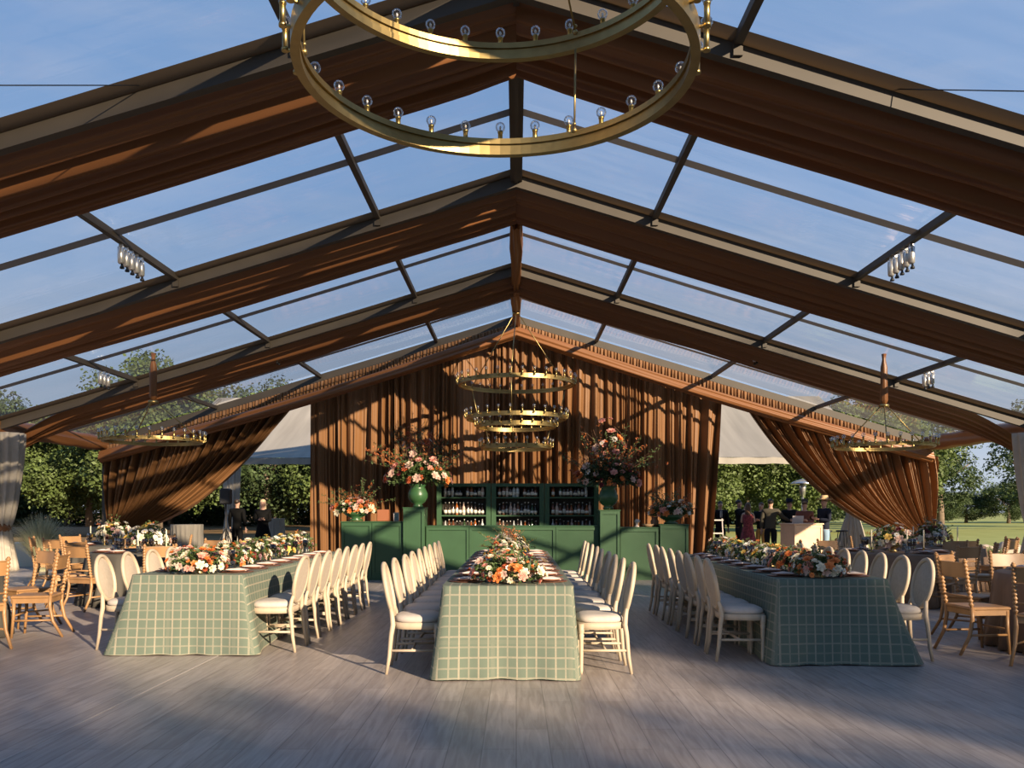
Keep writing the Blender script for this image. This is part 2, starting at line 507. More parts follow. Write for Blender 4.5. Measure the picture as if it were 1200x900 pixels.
# gable header: ruched strip and rolled swag, each side
YG = TR[-1]
for sgn in (-1, 1):
    side = 'left' if sgn < 0 else 'right'
    def hd(u, v, sgn=sgn):
        x = u * (HW - .1)
        f = .05 * math.sin(x * 64 + 2.6 * math.sin(x * 1.7)) + .02 * math.sin(x * 101 + 2 * math.sin(x * 3.1))
        return (sgn * x, YG - .05 - f * (.4 + .6 * v) - .02 * v, roofz(x) - .25 - .26 * v)
    tag(MB().grid(hd, 900, 4).build('ruched_header', M_curtain), 'ruched rust cloth header under the back gable rafter, %s of the ridge' % side, 'drape')
    def rl(u, v, sgn=sgn):
        x = u * (HW - .1); a = 2 * PI * v
        r = .16 + .022 * math.sin(5 * a + 2.4 * u + 1) + .014 * math.sin(9 * a - 5 * u)
        return (sgn * x, YG - .36 + r * math.cos(a), roofz(x) - .60 - .12 * math.sin(PI * u) + r * math.sin(a))
    tag(MB().grid(rl, 70, 40).build('rolled_swag', M_drape), 'rolled rust cloth swag across the back gable, %s of the ridge' % side, 'drape')

# central back curtain
def backcurt(u, v):
    x = -6.08 + u * 12.15
    s = x * 1.0
    dens = 5.6
    ph = dens * 2 * PI * s / 1.7 + 3.4 * math.sin(s * 1.9) + 2.2 * math.sin(s * 3.7 + 1)
    ph2 = ph + (.5 * math.sin(2.1 * v + s * 3)) 
    f = (.13 + .06 * math.sin(s * 1.3)) * math.sin(ph2 + .6 * math.sin(ph2)) + .075 * math.sin(2.3 * ph2 + 1) * math.sin(s * 2.2) + .05 * math.sin(.43 * ph2 + 2) + .02 * math.sin(4.7 * ph2)
    am = .45 + .55 * min(1, v * 2.2)
    top = roofz(x) - .55; z = top * (1 - v) + .01
    flare = .0
    if x > 0: flare = -.35 * v * max(0, (x - 4.6) / 1.5) ** 1.2
    if x < 0: flare = .0
    return (x + flare + .03 * math.cos(ph2) * v, YG + .06 - f * am - .03 * math.sin(3 * v + s), z)
tag(MB().grid(backcurt, 1500, 14).build('back_curtain', M_curtain), 'tall rust brown pleated curtain hanging behind the green bar', 'curtain')

# tied-back curtains
def tied(top0, top1, tie, ctrl, sgn, label, nf):
    # top0 outer pixel, top1 inner pixel
    y0 = YG + .02
    T = Vector(W(*tie, y0)); Cc = Vector(W(*ctrl, y0))
    xo = (top0 - 605) / 1000 * y0; xi = (top1 - 605) / 1000 * y0
    def curve(u, v):
        xt = xo + (xi - xo) * u
        P0 = Vector((xt, y0, roofz(xt) - .5))
        P2 = T + Vector((sgn * (.20 - .50 * u), 0, -.08 * u))
        C0 = (P0 + P2) / 2
        C = C0.lerp(Cc, u ** 1.15)
        p = P0 * (1 - v) ** 2 + C * 2 * v * (1 - v) + P2 * v * v
        return p
    def fn(u, v):
        if v <= .8:
            t_ = v / .8
            p = curve(u, t_)
            am = .15 * (1 - t_ ** 2.2) + .035
            ph = 2 * PI * nf * u + 1.8 * math.sin(5 * u) + 1.6 * math.sin(2.6 * t_ + 4 * u)
            f = am * (.7 + .5 * math.sin(9 * u + 1)) * math.sin(ph) + am * .55 * math.sin(2.37 * ph + 1.1 + 2 * math.sin(7 * u)) + am * .25 * math.sin(5.3 * ph)
            big = .25 * math.sin(PI * t_) * (.4 + .6 * u)
            p = p + Vector((0, -f - big, .25 * f * math.sin(PI * t_)))
            return p
        t_ = (v - .8) / .2
        p = curve(u, 1.0)
        spread = (u - .5) * (-sgn) * (.5 * t_)
        z = p.z * (1 - t_) + .01
        f = (.035 + .05 * t_) * math.sin(2 * PI * nf * .5 * u)
        return Vector((p.x + spread, p.y - f, z))
    root = thing('tied_curtain', label, 'curtain', (T.x, T.y, 0))
    off = Vector((T.x, T.y, 0))
    MB().grid(lambda u, v: fn(u, v) - off, 420, 50).build('curtain_cloth', M_curtain, root)
    m = MB()
    m.lathe([(.26, -.06), (.28, -.03), (.28, .03), (.26, .06)], (T.x - off.x - sgn * .05, -.02, T.z - .04), 20, 1.15, .6)
    m.build('tie_back', M_drape, root)
    return root
tied(124, 352, (135, 620), (250, 612), -1, 'rust brown curtain swept and tied back at the left rear corner', 17)
tied(1096, 867, (1086, 629), (960, 617), 1, 'rust brown curtain swept and tied back at the right rear corner', 13)

# ivory leg drapes at third rafter, and the pole drapes outside
def poledrape(x, y, h, rtop, rtie, ztie, label, tieband=M_drape, rbot=.42):
    root = thing('pole_drape', label, 'drape', (x, y, 0))
    def prof():
        P = []
        n = 26
        for i in range(n + 1):
            z = h * (1 - i / n)
            if z > ztie:
                k = (z - ztie) / (h - ztie); r = rtie + (rtop - rtie) * min(1, (k ** .55) * 1.05)
            else:
                k = 1 - z / ztie; r = rtie + (rbot - rtie) * k ** .8
            P.append((r, z))
        return P
    m = MB(); m.lathe(prof(), (0, 0, 0), 96, 1, .8, fold=lambda r, z, a: r * (1 + .10 * math.sin(15 * a + .6 * math.sin(z * 2)) + .05 * math.sin(23 * a + 1)))
    m.build('cloth', M_ivory, root)
    MB().lathe([(rtie * 1.12, -.09), (rtie * 1.2, -.04), (rtie * 1.2, .04), (rtie * 1.12, .09)], (0, 0, ztie), 24, 1, .85).build('tie_band', tieband, root)
    return root
poledrape(-12.1, 19.9, 3.2, .55, .25, 1.0, 'ivory drape around the left tent leg, tied with a rust band')
poledrape(12.15, 19.9, 3.2, .50, .20, 1.0, 'ivory drape around the right tent leg at the frame edge')
poledrape(10.75, 27.3, 3.0, .3, .16, 1.25, 'tan pole drape beside the guests behind the right tables', M_ivory, .5)
poledrape(-10.0, 30.0, 3.1, .3, .2, 1.3, 'pale pole drape behind the dark haired guest at left rear', M_ivory, .34)

# marquee roof behind
def marq(u, v):
    x = -13 + 26 * u; k = v
    return (x, 36.9 - 7.0 * k - .02 * x, 6.3 - 3.05 * k - .10 * math.sin(PI * k) - .16 * abs(math.sin(x * PI / 3.2)) * math.sin(PI * k))
root = thing('rear_marquee', 'cream marquee roof seen behind the back curtain', 'tent', (0, 36.9, 0))
g = MB().grid(lambda u, v: Vector(marq(u, v)) - Vector((0, 36.9, 0)), 60, 10).build('roof_cloth', mat('cream marquee vinyl', (.34, .32, .28), .7, transl=.22, noise=.2, nscale=.8, nstretch=(3, .2, .2)), root)
for k in range(5):
    x = -12.8 + k * 6.4
    MB().tube([(x, -6.9, 3.15), (x, .0, 6.2)], .06, 8).build('roof_bar', M_ivory, root)
    MB().tube([(x, -6.9, -.0), (x, -6.9, 3.15)], .05, 8).build('pole', M_ivory, root)
g = MB().grid(lambda u, v: (-13 + 26 * u, -7.0 - .02 * (-13 + 26 * u), 3.26 - .22 * v - .03 * abs(math.sin(u * 26 * PI))), 90, 1).build('eave_valance', mat('cream marquee vinyl'), root)

# bracing cables
for sgn in (-1, 1):
    a = W(605 - 410, 100, 9.3) if sgn < 0 else W(605 + 420, 104, 9.3)
    b_ = W(-120, 100, 7.2) if sgn < 0 else W(1330, 109, 7.2)
    tag(MB().tube([a, b_], .006, 6).build('bracing_cable', M_black), 'thin dark cable stretched below the clear roof at %s' % ('left' if sgn < 0 else 'right'), 'cable')

# ------------------------------------------------------------------ chandeliers
def ring_mb(r, w=.05, h=.075, n=96):
    # C-shaped channel: two flanges with a groove between
    prof = [(-w / 2, -h / 2), (w / 2, -h / 2), (w / 2, -h / 6), (w / 5, -h / 6), (w / 5, h / 6), (w / 2, h / 6), (w / 2, h / 2), (-w / 2, h / 2)]
    m = MB(); base = 0; k = len(prof)
    for i in range(n):
        a = 2 * PI * i / n
        for (dr, dz) in prof:
            m.v.append(((r - dr) * math.cos(a), (r - dr) * math.sin(a), dz))
    for i in range(n):
        j = (i + 1) % n
        for q in range(k):
            p = (q + 1) % k
            m.face((i * k + q, j * k + q, j * k + p, i * k + p), False)
    return m
sockm = MB()
sockm.box((-.03, 0, -.012), (.07, .022, .012))
sockm.lathe([(.024, -.02), (.024, 0), (.019, .004), (.019, .115), (.023, .118), (.023, .128)], (0, 0, 0), 10)
sock_mesh = sockm.build('socket', M_socket, mesh_only=True)
bm_ = MB().ball((0, 0, .165), .040, 14, 9); bm_.mi = 1
bm_.ball((0, 0, .160), (.009, .009, .018), 6, 4); bm_.mi = 2; bm_.lathe([(.014, .125), (.015, .138)], n=8)
bulb_mesh = bm_.build('bulb', [M_bulb, M_filament, M_steel], mesh_only=True)
def chandelier(name, label, loc, rings, hub, rods, nhang=3, ang0=0, strap=None, w=.05, h=.075, chain_in=.0):
    root = thing(name, label, 'chandelier', loc)
    for (r, z, nb) in rings:
        ro = ring_mb(r, w, h).build('ring', M_brass, root); ro.location = (0, 0, z)
        for k in range(nb):
            a = 2 * PI * (k + .5) / nb
            s = bpy.data.objects.new('socket', sock_mesh); COL.objects.link(s); s.parent = ro
            s.location = ((r + .075) * math.cos(a), (r + .075) * math.sin(a), h * .28); s.rotation_euler = (0, 0, a)
            bb = bpy.data.objects.new('bulb', bulb_mesh); COL.objects.link(bb); bb.parent = ro
            bb.location = s.location
    hub_z = hub
    for k in range(nhang):
        a = R(ang0) + 2 * PI * k / nhang
        pr = (.07, hub_z)
        for (r, z, nb) in rings:
            p0 = (pr[0] * math.cos(a), pr[0] * math.sin(a), pr[1]); p1 = ((r - .03) * math.cos(a), (r - .03) * math.sin(a), z + h / 2)
            m = MB().tube([p0, p1], .008 if loc[1] < 10 else .013, 8)
            m.ball(p1, .022, 8, 5); m.ball((p1[0], p1[1], p1[2] + .05), .014, 8, 5)
            m.build('hanging_rod', M_brass, root)
            pr = (r - .03, z - h / 2)
    m = MB().lathe([(.03, .04), (.10, .03), (.11, 0), (.10, -.03), (.03, -.04)][::-1], (0, 0, hub_z), 20)
    m.build('hub', M_brass, root)
    if strap:
        m = MB(); m.lathe([(.045, hub_z + .03), (.075, hub_z + .12), (.07, strap - .3), (.035, strap - .12), (.05, strap)], (0, 0, 0), 24,
                          fold=lambda r, z, a: r * (1 + .12 * math.sin(6 * a + z * 3)))
        m.build('fabric_sleeve', M_drape, root)
    return root
chandelier('ring_chandelier', 'big two tier brass ring chandelier hanging nearest above the floor', (-.13, 5.6, 0),
           [(1.30, 1.4 + 3.70, 30), (1.28, 1.4 + 2.92, 30)], 6.95, 3, 3, 62, w=.06, h=.13)
chandelier('ring_chandelier', 'four tier brass ring chandelier hanging in front of the green bar', (0, 23.1, 0),
           [(1.54, 1.4 + 3.42, 32), (1.32, 1.4 + 2.49, 28), (1.05, 1.4 + 2.27, 24), (.925, 1.4 + 1.70, 22)], 6.72, 3, 3, 25, w=.06, h=.11)
chandelier('ring_chandelier', 'single ring brass chandelier hanging at the left rear', (-7.85, 18.45, 0), [(.99, 1.4 + 1.50, 28)], 3.74, 3, 3, 20, strap=4.80)
chandelier('ring_chandelier', 'single ring brass chandelier hanging at the right rear', (7.95, 18.45, 0), [(.99, 1.4 + 1.38, 28)], 3.66, 3, 3, 10, strap=4.78)

# ------------------------------------------------------------------ spot lights on the purlins
M_can = mat('silver lamp can', (.62, .60, .56), .3, metal=.7)
def par_proto():
    root = thing('spot_light', 'x', 'spotlight')
    MB().box((0, 0, -.02), (.05, .03, .06)).tube([(-.045, 0, -.05), (-.045, 0, -.16)], .006, 6).tube([(.045, 0, -.05), (.045, 0, -.16)], .006, 6).tube([(-.045, 0, -.05), (.045, 0, -.05)], .006, 6).build('clamp', M_steel, root)
    q = MB().lathe([(.03, -.30), (.047, -.28), (.05, -.16), (.035, -.07), (.01, -.06)], (0, 0, 0), 12).build('lamp_can', M_can, root)
    MB().lathe([(.012, -.30), (.02, -.33), (.032, -.35), (.032, -.37), (.01, -.375)][::-1], (.015, 0, 0), 10).build('lens', M_black, root)
    freeze(root); return root
proto = par_proto(); first = True
for (sgn, (px_, pz_), y0, n, wh) in [(-1, PUR[1], 12.5, 5, 'second bay, left roof side'), (1, PUR[1], 12.5, 5, 'second bay, right roof side'),
                                     (-1, PUR[2], 18.2, 3, 'third bay, left roof side'), (1, PUR[2], 18.2, 3, 'third bay, right roof side'),
                                     (-1, PUR[1], 20.6, 2, 'fourth bay, left roof side'), (1, PUR[1], 20.6, 2, 'fourth bay, right roof side')]:
    for k in range(n):
        lb = 'small silver spotlight under roof bar, %s from front, %s' % (ORD[k], wh)
        lc = (sgn * px_, y0 + k * .17, pz_ - .05)
        if first: o = proto; o.location = lc; o['label'] = lb; o['group'] = 'spotlights on the roof bars'; first = False
        else: dup(proto, lc, rnd.uniform(-.4, .4), lb, 'spotlights on the roof bars')

# ------------------------------------------------------------------ long tables
TH = .765
def plaid_cloth(x0, x1, y0, y1, fl, fr, label, tname):
    root = thing('dining_table', 'long table frame under the %s plaid cloth' % tname, 'table', ((x0 + x1) / 2, (y0 + y1) / 2, 0))
    cx, cy = (x0 + x1) / 2, (y0 + y1) / 2; hw, hl = (x1 - x0) / 2 - .02, (y1 - y0) / 2 - .02
    MB().box((0, 0, TH - .03), (hw * 2, hl * 2, .03)).build('tabletop', M_oak, root)
    for k in range(3):
        for sx in (-1, 1):
            yy = (-hl + .3) + k * (hl - .3)
            MB().box((sx * (hw - .12), yy, (TH - .045) / 2), (.04, .04, TH - .045)).build('leg', M_frame, root)
    # cloth: walk the perimeter
    def rr(pt):
        return pt
    per = []
    step = .04; cr_ = .05
    def seg(a, b_, n, nrm):
        for i in range(n):
            k = i / n
            per.append(((a[0] + (b_[0] - a[0]) * k, a[1] + (b_[1] - a[1]) * k), nrm))
    def arc(c, a0):
        for i in range(6):
            a = a0 + PI / 2 * i / 6
            per.append(((c[0] + cr_ * math.cos(a), c[1] + cr_ * math.sin(a)), (math.cos(a), math.sin(a))))
    nx = int((x1 - x0) / step); ny = int((y1 - y0) / (step * 2))
    seg((x0 + cr_, y0), (x1 - cr_, y0), nx, (0, -1)); arc((x1 - cr_, y0 + cr_), -PI / 2)
    seg((x1, y0 + cr_), (x1, y1 - cr_), ny, (1, 0)); arc((x1 - cr_, y1 - cr_), 0)
    seg((x1 - cr_, y1), (x0 + cr_, y1), nx, (0, 1)); arc((x0 + cr_, y1 - cr_), PI / 2)
    seg((x0, y1 - cr_), (x0, y0 + cr_), ny, (-1, 0)); arc((x0 + cr_, y0 + cr_), PI)
    nP = len(per); rows = 16
    m = MB(); uv = []
    corners = [(x0, y0), (x1, y0), (x1, y1), (x0, y1)]
    for j in range(rows + 1):
        t_ = j / rows
        for i, ((px_, py_), (nx_, ny_)) in enumerate(per):
            dc = min(math.hypot(px_ - c[0], py_ - c[1]) for c in corners)
            c = math.exp(-(dc / .13) ** 1.3)
            fx_ = fl if px_ < cx else fr
            side = abs(nx_) > .7
            ff = .05 if side else .05
            out = ff * t_ + .012 * t_ * math.sin(px_ * 9 + py_ * 7) + .010 * t_ ** 2 * math.sin(px_ * 23 + 1) * (0 if side else 1)
            ox = nx_ * out; oy = ny_ * out
            sd_ = -1 if px_ < cx else 1
            near = max(0, 1 - (py_ - y0) / .9) if py_ < cy else 0
            wgt = max(0.0, (sd_ * (px_ - cx) / ((x1 - x0) / 2))) ** 5
            # front corner flares out sideways
            ox += sd_ * fx_ * (t_ ** 1.15) * wgt * (near ** 2 if side or c > .2 else 1)
            if side: ox *= 1
            oy -= (.05 * c * t_ if py_ < cy else -.05 * c * t_)
            z = (TH + .004) * (1 - t_) + .006
            if j == rows: z = .006 + .010 * (1 + math.sin(px_ * 17 + py_ * 5)) * .5
            m.v.append((px_ + ox, py_ + oy, z))
            d_ = t_ * TH
            if side: uv.append((px_ + sd_ * d_ * .98, py_))
            else: uv.append((px_ + ox * .6, (py_ - d_) if py_ < cy else (py_ + d_)))
    for j in range(rows):
        for i in range(nP):
            k = (i + 1) % nP
            m.face((j * nP + i, (j + 1) * nP + i, (j + 1) * nP + k, j * nP + k))
    m.face(list(range(nP)), False)
    o = m.build('tablecloth', M_plaid, uvs=uv)
    tag(o, label, 'tablecloth')
plaid_cloth(-3.73, -2.63, 8.25, 12.9, .24, .12, 'sage green plaid tablecloth on the left long table', 'left')
plaid_cloth(-.616, .476, 7.05, 13.1, .06, .02, 'sage green plaid tablecloth on the centre long table', 'centre')
plaid_cloth(2.36, 3.38, 7.72, 12.2, .03, .28, 'sage green plaid tablecloth on the right long table, mostly shaded', 'right')

# ------------------------------------------------------------------ oval back chair
def oval_chair():
    root = thing('oval_back_chair', 'x', 'chair')
    # cushion
    def cush(u, v):
        a = 2 * PI * u; ca, sa = math.cos(a), math.sin(a)
        k = 1 / (abs(ca) ** 3.2 + abs(sa) ** 3.2) ** (1 / 3.2)
        taper = 1 + .08 * sa
        prof = [(0, .500), (.45, .505), (.8, .500), (.95, .485), (1.0, .465), (.98, .445), (.9, .435)]
        i = min(int(v * 6 + 1e-6), 5); f = v * 6 - i
        r = prof[i][0] * (1 - f) + prof[i + 1][0] * f; z = prof[i][1] * (1 - f) + prof[i + 1][1] * f
        return (.225 * ca * k * r * taper, .02 + .205 * sa * k * r, z)
    MB().grid(cush, 32, 6).build('seat', M_seat, root)
    m = MB()
    pts = []
    def ap(u, v):
        a = 2 * PI * u; ca, sa = math.cos(a), math.sin(a)
        k = 1 / (abs(ca) ** 3.6 + abs(sa) ** 3.6) ** (1 / 3.6)
        q = [(.97, .44), (1.03, .44), (1.03, .385), (.97, .38)][int(round(v * 3))]
        return (.225 * ca * k * q[0] * (1 + .08 * sa), .02 + .205 * sa * k * q[0], q[1])
    MB().grid(ap, 32, 3).build('seat_frame', M_chair, root)
    lean = lambda z: -.185 - (z - .44) * .20
    # oval ring
    zc, ha, hb = .705, .195, .225
    pr = []
    for i in range(36):
        a = 2 * PI * i / 36
        z = zc + hb * math.sin(a)
        pr.append((ha * math.cos(a), lean(z), z))
    MB().tube(pr, .021, 8, closed=True).build('back_frame', M_chair, root)
    def pan(u, v):
        a = 2 * PI * u; r = v
        z = zc + hb * .94 * r * math.sin(a)
        return (ha * .94 * r * math.cos(a), lean(z) - .012 + .0 * r, z)
    def pan2(u, v):
        p = pan(u, v); return (p[0], p[1] + .022 - .012 * v * v + .008 * (1 - v), p[2])
    m = MB().grid(pan, 28, 4).grid(pan2, 28, 4, flip=True); m.build('backrest', M_backpanel, root)
    for sx in (-1, 1):
        MB().tube([(sx * .145, lean(.57), .57), (sx * .17, -.195, .50), (sx * .19, -.185, .42), (sx * .195, -.20, .33), (sx * .20, -.215, .15), (sx * .205, -.24, 0)],
                  [.016, .020, .023, .021, .018, .014], 8).build('leg', M_chair, root)
        MB().lathe([(.013, 0), (.016, .03), (.020, .30), (.026, .335), (.020, .345), (.027, .36), (.027, .43)], (sx * .205, .19, 0), 10).build('leg', M_chair, root)
        MB().tube([(sx * .198, -.225, .20), (sx * .205, .19, .20)], .012, 8).build('stretcher', M_chair, root)
    MB().tube([(-.2, -.02, .20), (.2, -.02, .20)], .012, 8).build('stretcher', M_chair, root)
    freeze(root); return root
ocp = oval_chair(); first = True
def place(proto, state, loc, rz, label, group):
    if not state[0]:
        state[0] = True; proto.location = loc; proto.rotation_euler = (0, 0, rz); proto['label'] = label; proto['group'] = group; return proto
    return dup(proto, loc, rz, label, group)
st = [False]
rows_ = [('left table, left side', -3.98, [8.78, 9.38, 9.98, 10.55, 11.1, 11.7, 12.3], -PI / 2),
         ('left table, right side', -2.40, [8.62, 9.14, 9.65, 10.18, 10.70, 11.22, 11.75, 12.3], PI / 2),
         ('centre table, left side', -.875, [7.5 + .65 * k for k in range(9)], -PI / 2),
         ('centre table, right side', .735, [7.5 + .65 * k for k in range(9)], PI / 2),
         ('right table, left side', 2.10, [8.1 + .51 * k for k in range(8)], -PI / 2),
         ('right table, right side', 3.63, [8.12 + .51 * k for k in range(8)], PI / 2)]
for (nm, x, ys, rz) in rows_:
    for k, y in enumerate(ys):
        place(ocp, st, (x + rnd.uniform(-.012, .012), y, 0), rz + rnd.uniform(-.05, .05),
              'whitewashed oval back chair, %s from front, %s' % (ORD[k], nm), 'oval back chairs at the long tables')

# ------------------------------------------------------------------ bobbin chair
def bobbin_chair():
    root = thing('bobbin_chair', 'x', 'chair')
    MB().box((0, .02, .445), (.43, .42, .035), bev=.012).build('seat', M_oak, root)
    m = MB().box((0, .215, .405), (.38, .02, .05)).box((0, -.17, .405), (.38, .02, .05)).box((-.2, .02, .405), (.02, .38, .05)).box((.2, .02, .405), (.02, .38, .05))
    m.build('seat_frame', M_oak, root)
    for sx in (-1, 1):
        pr = [(.014, .44)]
        z = .47
        while z < .90:
            pr += [(.013, z), (.024, z + .013), (.024, z + .022), (.013, z + .035)]; z += .038
        pr += [(.018, .915), (.012, .93), (.0005, .935)]
        m = MB().lathe(pr, (0, 0, 0), 10)
        # lean the post backwards
        m.v = [(v[0] + sx * .205, v[1] - .175 - (v[2] - .44) * .16, v[2]) for v in m.v]
        m.build('back_post', M_oak, root)
        MB().tube([(sx * .205, -.175, .46), (sx * .205, -.17, .34), (sx * .207, -.20, .18), (sx * .21, -.30, 0)], [.019, .020, .018, .015], 8).build('leg', M_oak, root)
        MB().tube([(sx * .20, .19, .42), (sx * .20, .195, .25), (sx * .205, .215, 0)], [.02, .018, .014], 8).build('leg', M_oak, root)
        MB().tube([(sx * .205, -.2, .19), (sx * .203, .2, .19)], .011, 8).build('stretcher', M_oak, root)
    MB().tube([(-.203, .2, .24), (.203, .2, .24)], .011, 8).build('stretcher', M_oak, root)
    def slab(u, v):
        x = -.195 + .39 * u; z = .745 + .145 * v
        return (x, -.175 - (z - .44) * .16 - .02 * math.cos(x * 7) , z)
    m = MB().grid(slab, 8, 4).grid(lambda u, v: (slab(u, v)[0], slab(u, v)[1] + .02, slab(u, v)[2]), 8, 4, flip=True)
    m.box((0, -.235, .745), (.39, .026, .006)).box((0, -.256, .89), (.39, .028, .008))
    m.build('backrest', M_oak, root)
    MB().tube([(-.2, -.2, .56), (.2, -.2, .56)], .011, 8).build('back_rail', M_oak, root)
    freeze(root); return root
bcp = bobbin_chair(); bst = [False]
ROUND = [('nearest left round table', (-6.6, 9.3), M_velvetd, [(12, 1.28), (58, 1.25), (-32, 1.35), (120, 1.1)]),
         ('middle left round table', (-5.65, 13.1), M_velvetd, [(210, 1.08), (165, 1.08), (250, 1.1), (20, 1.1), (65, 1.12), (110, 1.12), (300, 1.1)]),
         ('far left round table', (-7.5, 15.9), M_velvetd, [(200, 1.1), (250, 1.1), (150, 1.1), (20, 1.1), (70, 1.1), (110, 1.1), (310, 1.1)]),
         ('middle right round table', (5.75, 13.0), M_velvet, [(-70, 1.12), (-25, 1.12), (160, 1.1), (115, 1.1), (70, 1.1), (25, 1.12)]),
         ('far right round table', (7.5, 15.4), M_velvet, [(-95, 1.12), (-52, 1.12), (160, 1.12), (120, 1.1), (70, 1.1), (-5, 1.12)]),
         ('nearest right round table', (5.80, 8.6), M_velvet, [(186, 1.25), (92, 1.15), (130, 1.2), (50, 1.15), (222, 1.35)])]
def ccw(c, a): return None
for (nm, (cx, cy), mt, chairs) in ROUND:
    r = .86
    root = thing('round_table', 'round table frame hidden under the cloth of the %s' % nm, 'table', (cx, cy, 0))
    MB().lathe([(r - .03, TH - .05), (r - .02, TH - .045), (r - .02, TH - .015)], n=40).build('tabletop', M_oak, root)
    MB().lathe([(.3, 0), (.28, .03), (.05, .06), (.05, TH - .05)], n=16).build('pedestal', M_oak, root)
    m = MB()
    m.lathe([(.001, TH), (r * .98, TH), (r, TH - .012), (r + .01, TH - .1), (r + .03, TH - .35), (r + .06, .2), (r + .08, .012)][::-1], (0, 0, 0), 160,
            fold=lambda rr_, z, a: rr_ + (0 if z > TH - .02 else (.06 * (1 - z / TH) * (math.sin(22 * a + 1.5 * math.sin(3 * a)) + .4 * math.sin(41 * a)))))
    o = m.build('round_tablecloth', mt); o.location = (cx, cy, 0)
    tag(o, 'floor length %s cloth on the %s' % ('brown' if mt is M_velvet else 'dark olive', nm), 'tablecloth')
    for k, (an, rad) in enumerate(chairs):
        a = R(an); px_, py_ = cx + rad * math.cos(a) * 1.0, cy + rad * math.sin(a)
        d = 'the %s' % nm
        rz = a + PI / 2
        place(bcp, bst, (px_, py_, 0), rz, 'golden oak bobbin chair at %s, %s' % (d, ['camera side', 'left side', 'right side', 'rear side'][0] if False else
              {0: 'at its right', 1: 'at its rear right', 2: 'at its rear', 3: 'at its rear left', 4: 'at its left', 5: 'at its front left', 6: 'at its front', 7: 'at its front right'}[int(((an % 360) + 22.5) // 45) % 8]) , 'bobbin chairs at the round tables')

# ------------------------------------------------------------------ flowers
def bloom(kind, colr, ctr=None):
    m = MB(); mats = [FLW[colr], FLW[ctr or colr]]
    if kind == 'rose':
        r_ = random.Random(3)
        for ring, (n, rad, tilt, sz) in enumerate([(3, .006, 78, .016), (4, .013, 66, .022), (5, .021, 48, .028), (6, .028, 24, .032)]):
            for k in range(n):
                a = 2 * PI * k / n + ring * .6
                ca, sa = math.cos(a), math.sin(a); tl = R(tilt)
                b0 = Vector((ca * rad * .4, sa * rad * .4, .0))
                dirv = Vector((ca * math.cos(tl), sa * math.cos(tl), math.sin(tl))); sd_ = Vector((-sa, ca, 0))
                n0 = len(m.v)
                for (l, wd, bend) in [(0, .3, 0), (.5, .62, .0), (.85, .55, .12), (1.0, .25, .25)]:
                    cc = b0 + dirv * sz * l * 1.3 + Vector((ca, sa, 0)) * sz * bend
                    for s_ in (-1, 1): m.v.append(tuple(cc + sd_ * sz * wd * s_ - Vector((ca, sa, 0)) * sz * .18 * (1 if l in (.5, .85) else 0)))
                for q in range(3): m.face((n0 + 2 * q, n0 + 2 * q + 1, n0 + 2 * q + 3, n0 + 2 * q + 2))
        m.mi = 1; m.ball((0, 0, .012), (.010, .010, .014), 6, 4)
    elif kind == 'cosmos':
        for k in range(7):
            a = 2 * PI * k / 7; ca, sa = math.cos(a), math.sin(a); n0 = len(m.v)
            for (l, wd, z) in [(.006, .004, .002), (.022, .011, .010), (.036, .012, .012), (.041, .005, .008)]:
                for s_ in (-1, 1): m.v.append((ca * l - sa * wd * s_, sa * l + ca * wd * s_, z))
            for q in range(3): m.face((n0 + 2 * q, n0 + 2 * q + 1, n0 + 2 * q + 3, n0 + 2 * q + 2))
        m.mi = 1; m.ball((0, 0, .006), (.010, .010, .007), 7, 4)
    else:  # dahlia
        for ring, (n, l, tilt) in enumerate([(12, .040, 12), (10, .034, 35), (8, .026, 58), (5, .016, 75)]):
            for k in range(n):
                a = 2 * PI * (k + ring * .5) / n; ca, sa = math.cos(a), math.sin(a); tl = R(tilt)
                d = Vector((ca * math.cos(tl), sa * math.cos(tl), math.sin(tl))); s_ = Vector((-sa, ca, 0)); n0 = len(m.v)
                for p in (d * l * .15, d * l * .6 + s_ * .0075, d * l + Vector((0, 0, .002)), d * l * .6 - s_ * .0075): m.v.append(tuple(p))
                m.face((n0, n0 + 1, n0 + 2, n0 + 3))
        m.mi = 1; m.ball((0, 0, .008), .008, 6, 4)
    return m.build(kind, mats, mesh_only=True)
BL = {}
def getbloom(kind, c, ctr=None):
    k = (kind, c, ctr)
    if k not in BL: BL[k] = bloom(kind, c, ctr)
    return BL[k]
PAL = {
 'autumn': [('rose', 'cream'), ('rose', 'orange'), ('rose', 'blush'), ('cosmos', 'white', 'yellow'), ('cosmos', 'orange', 'rust'), ('dahlia', 'rust'), ('dahlia', 'orange'), ('rose', 'cream'), ('cosmos', 'cream', 'yellow'), ('rose', 'pink')],
 'pale': [('rose', 'cream'), ('cosmos', 'white', 'yellow'), ('rose', 'blush'), ('dahlia', 'white'), ('cosmos', 'cream', 'yellow'), ('rose', 'white'), ('dahlia', 'burgundy'), ('rose', 'yellow'), ('dahlia', 'mauve')],
 'red': [('rose', 'orange'), ('rose', 'pink'), ('dahlia', 'rust'), ('rose', 'blush'), ('dahlia', 'burgundy'), ('cosmos', 'white', 'yellow'), ('rose', 'rust'), ('dahlia', 'orange'), ('rose', 'pink'), ('rose', 'blush')],
}
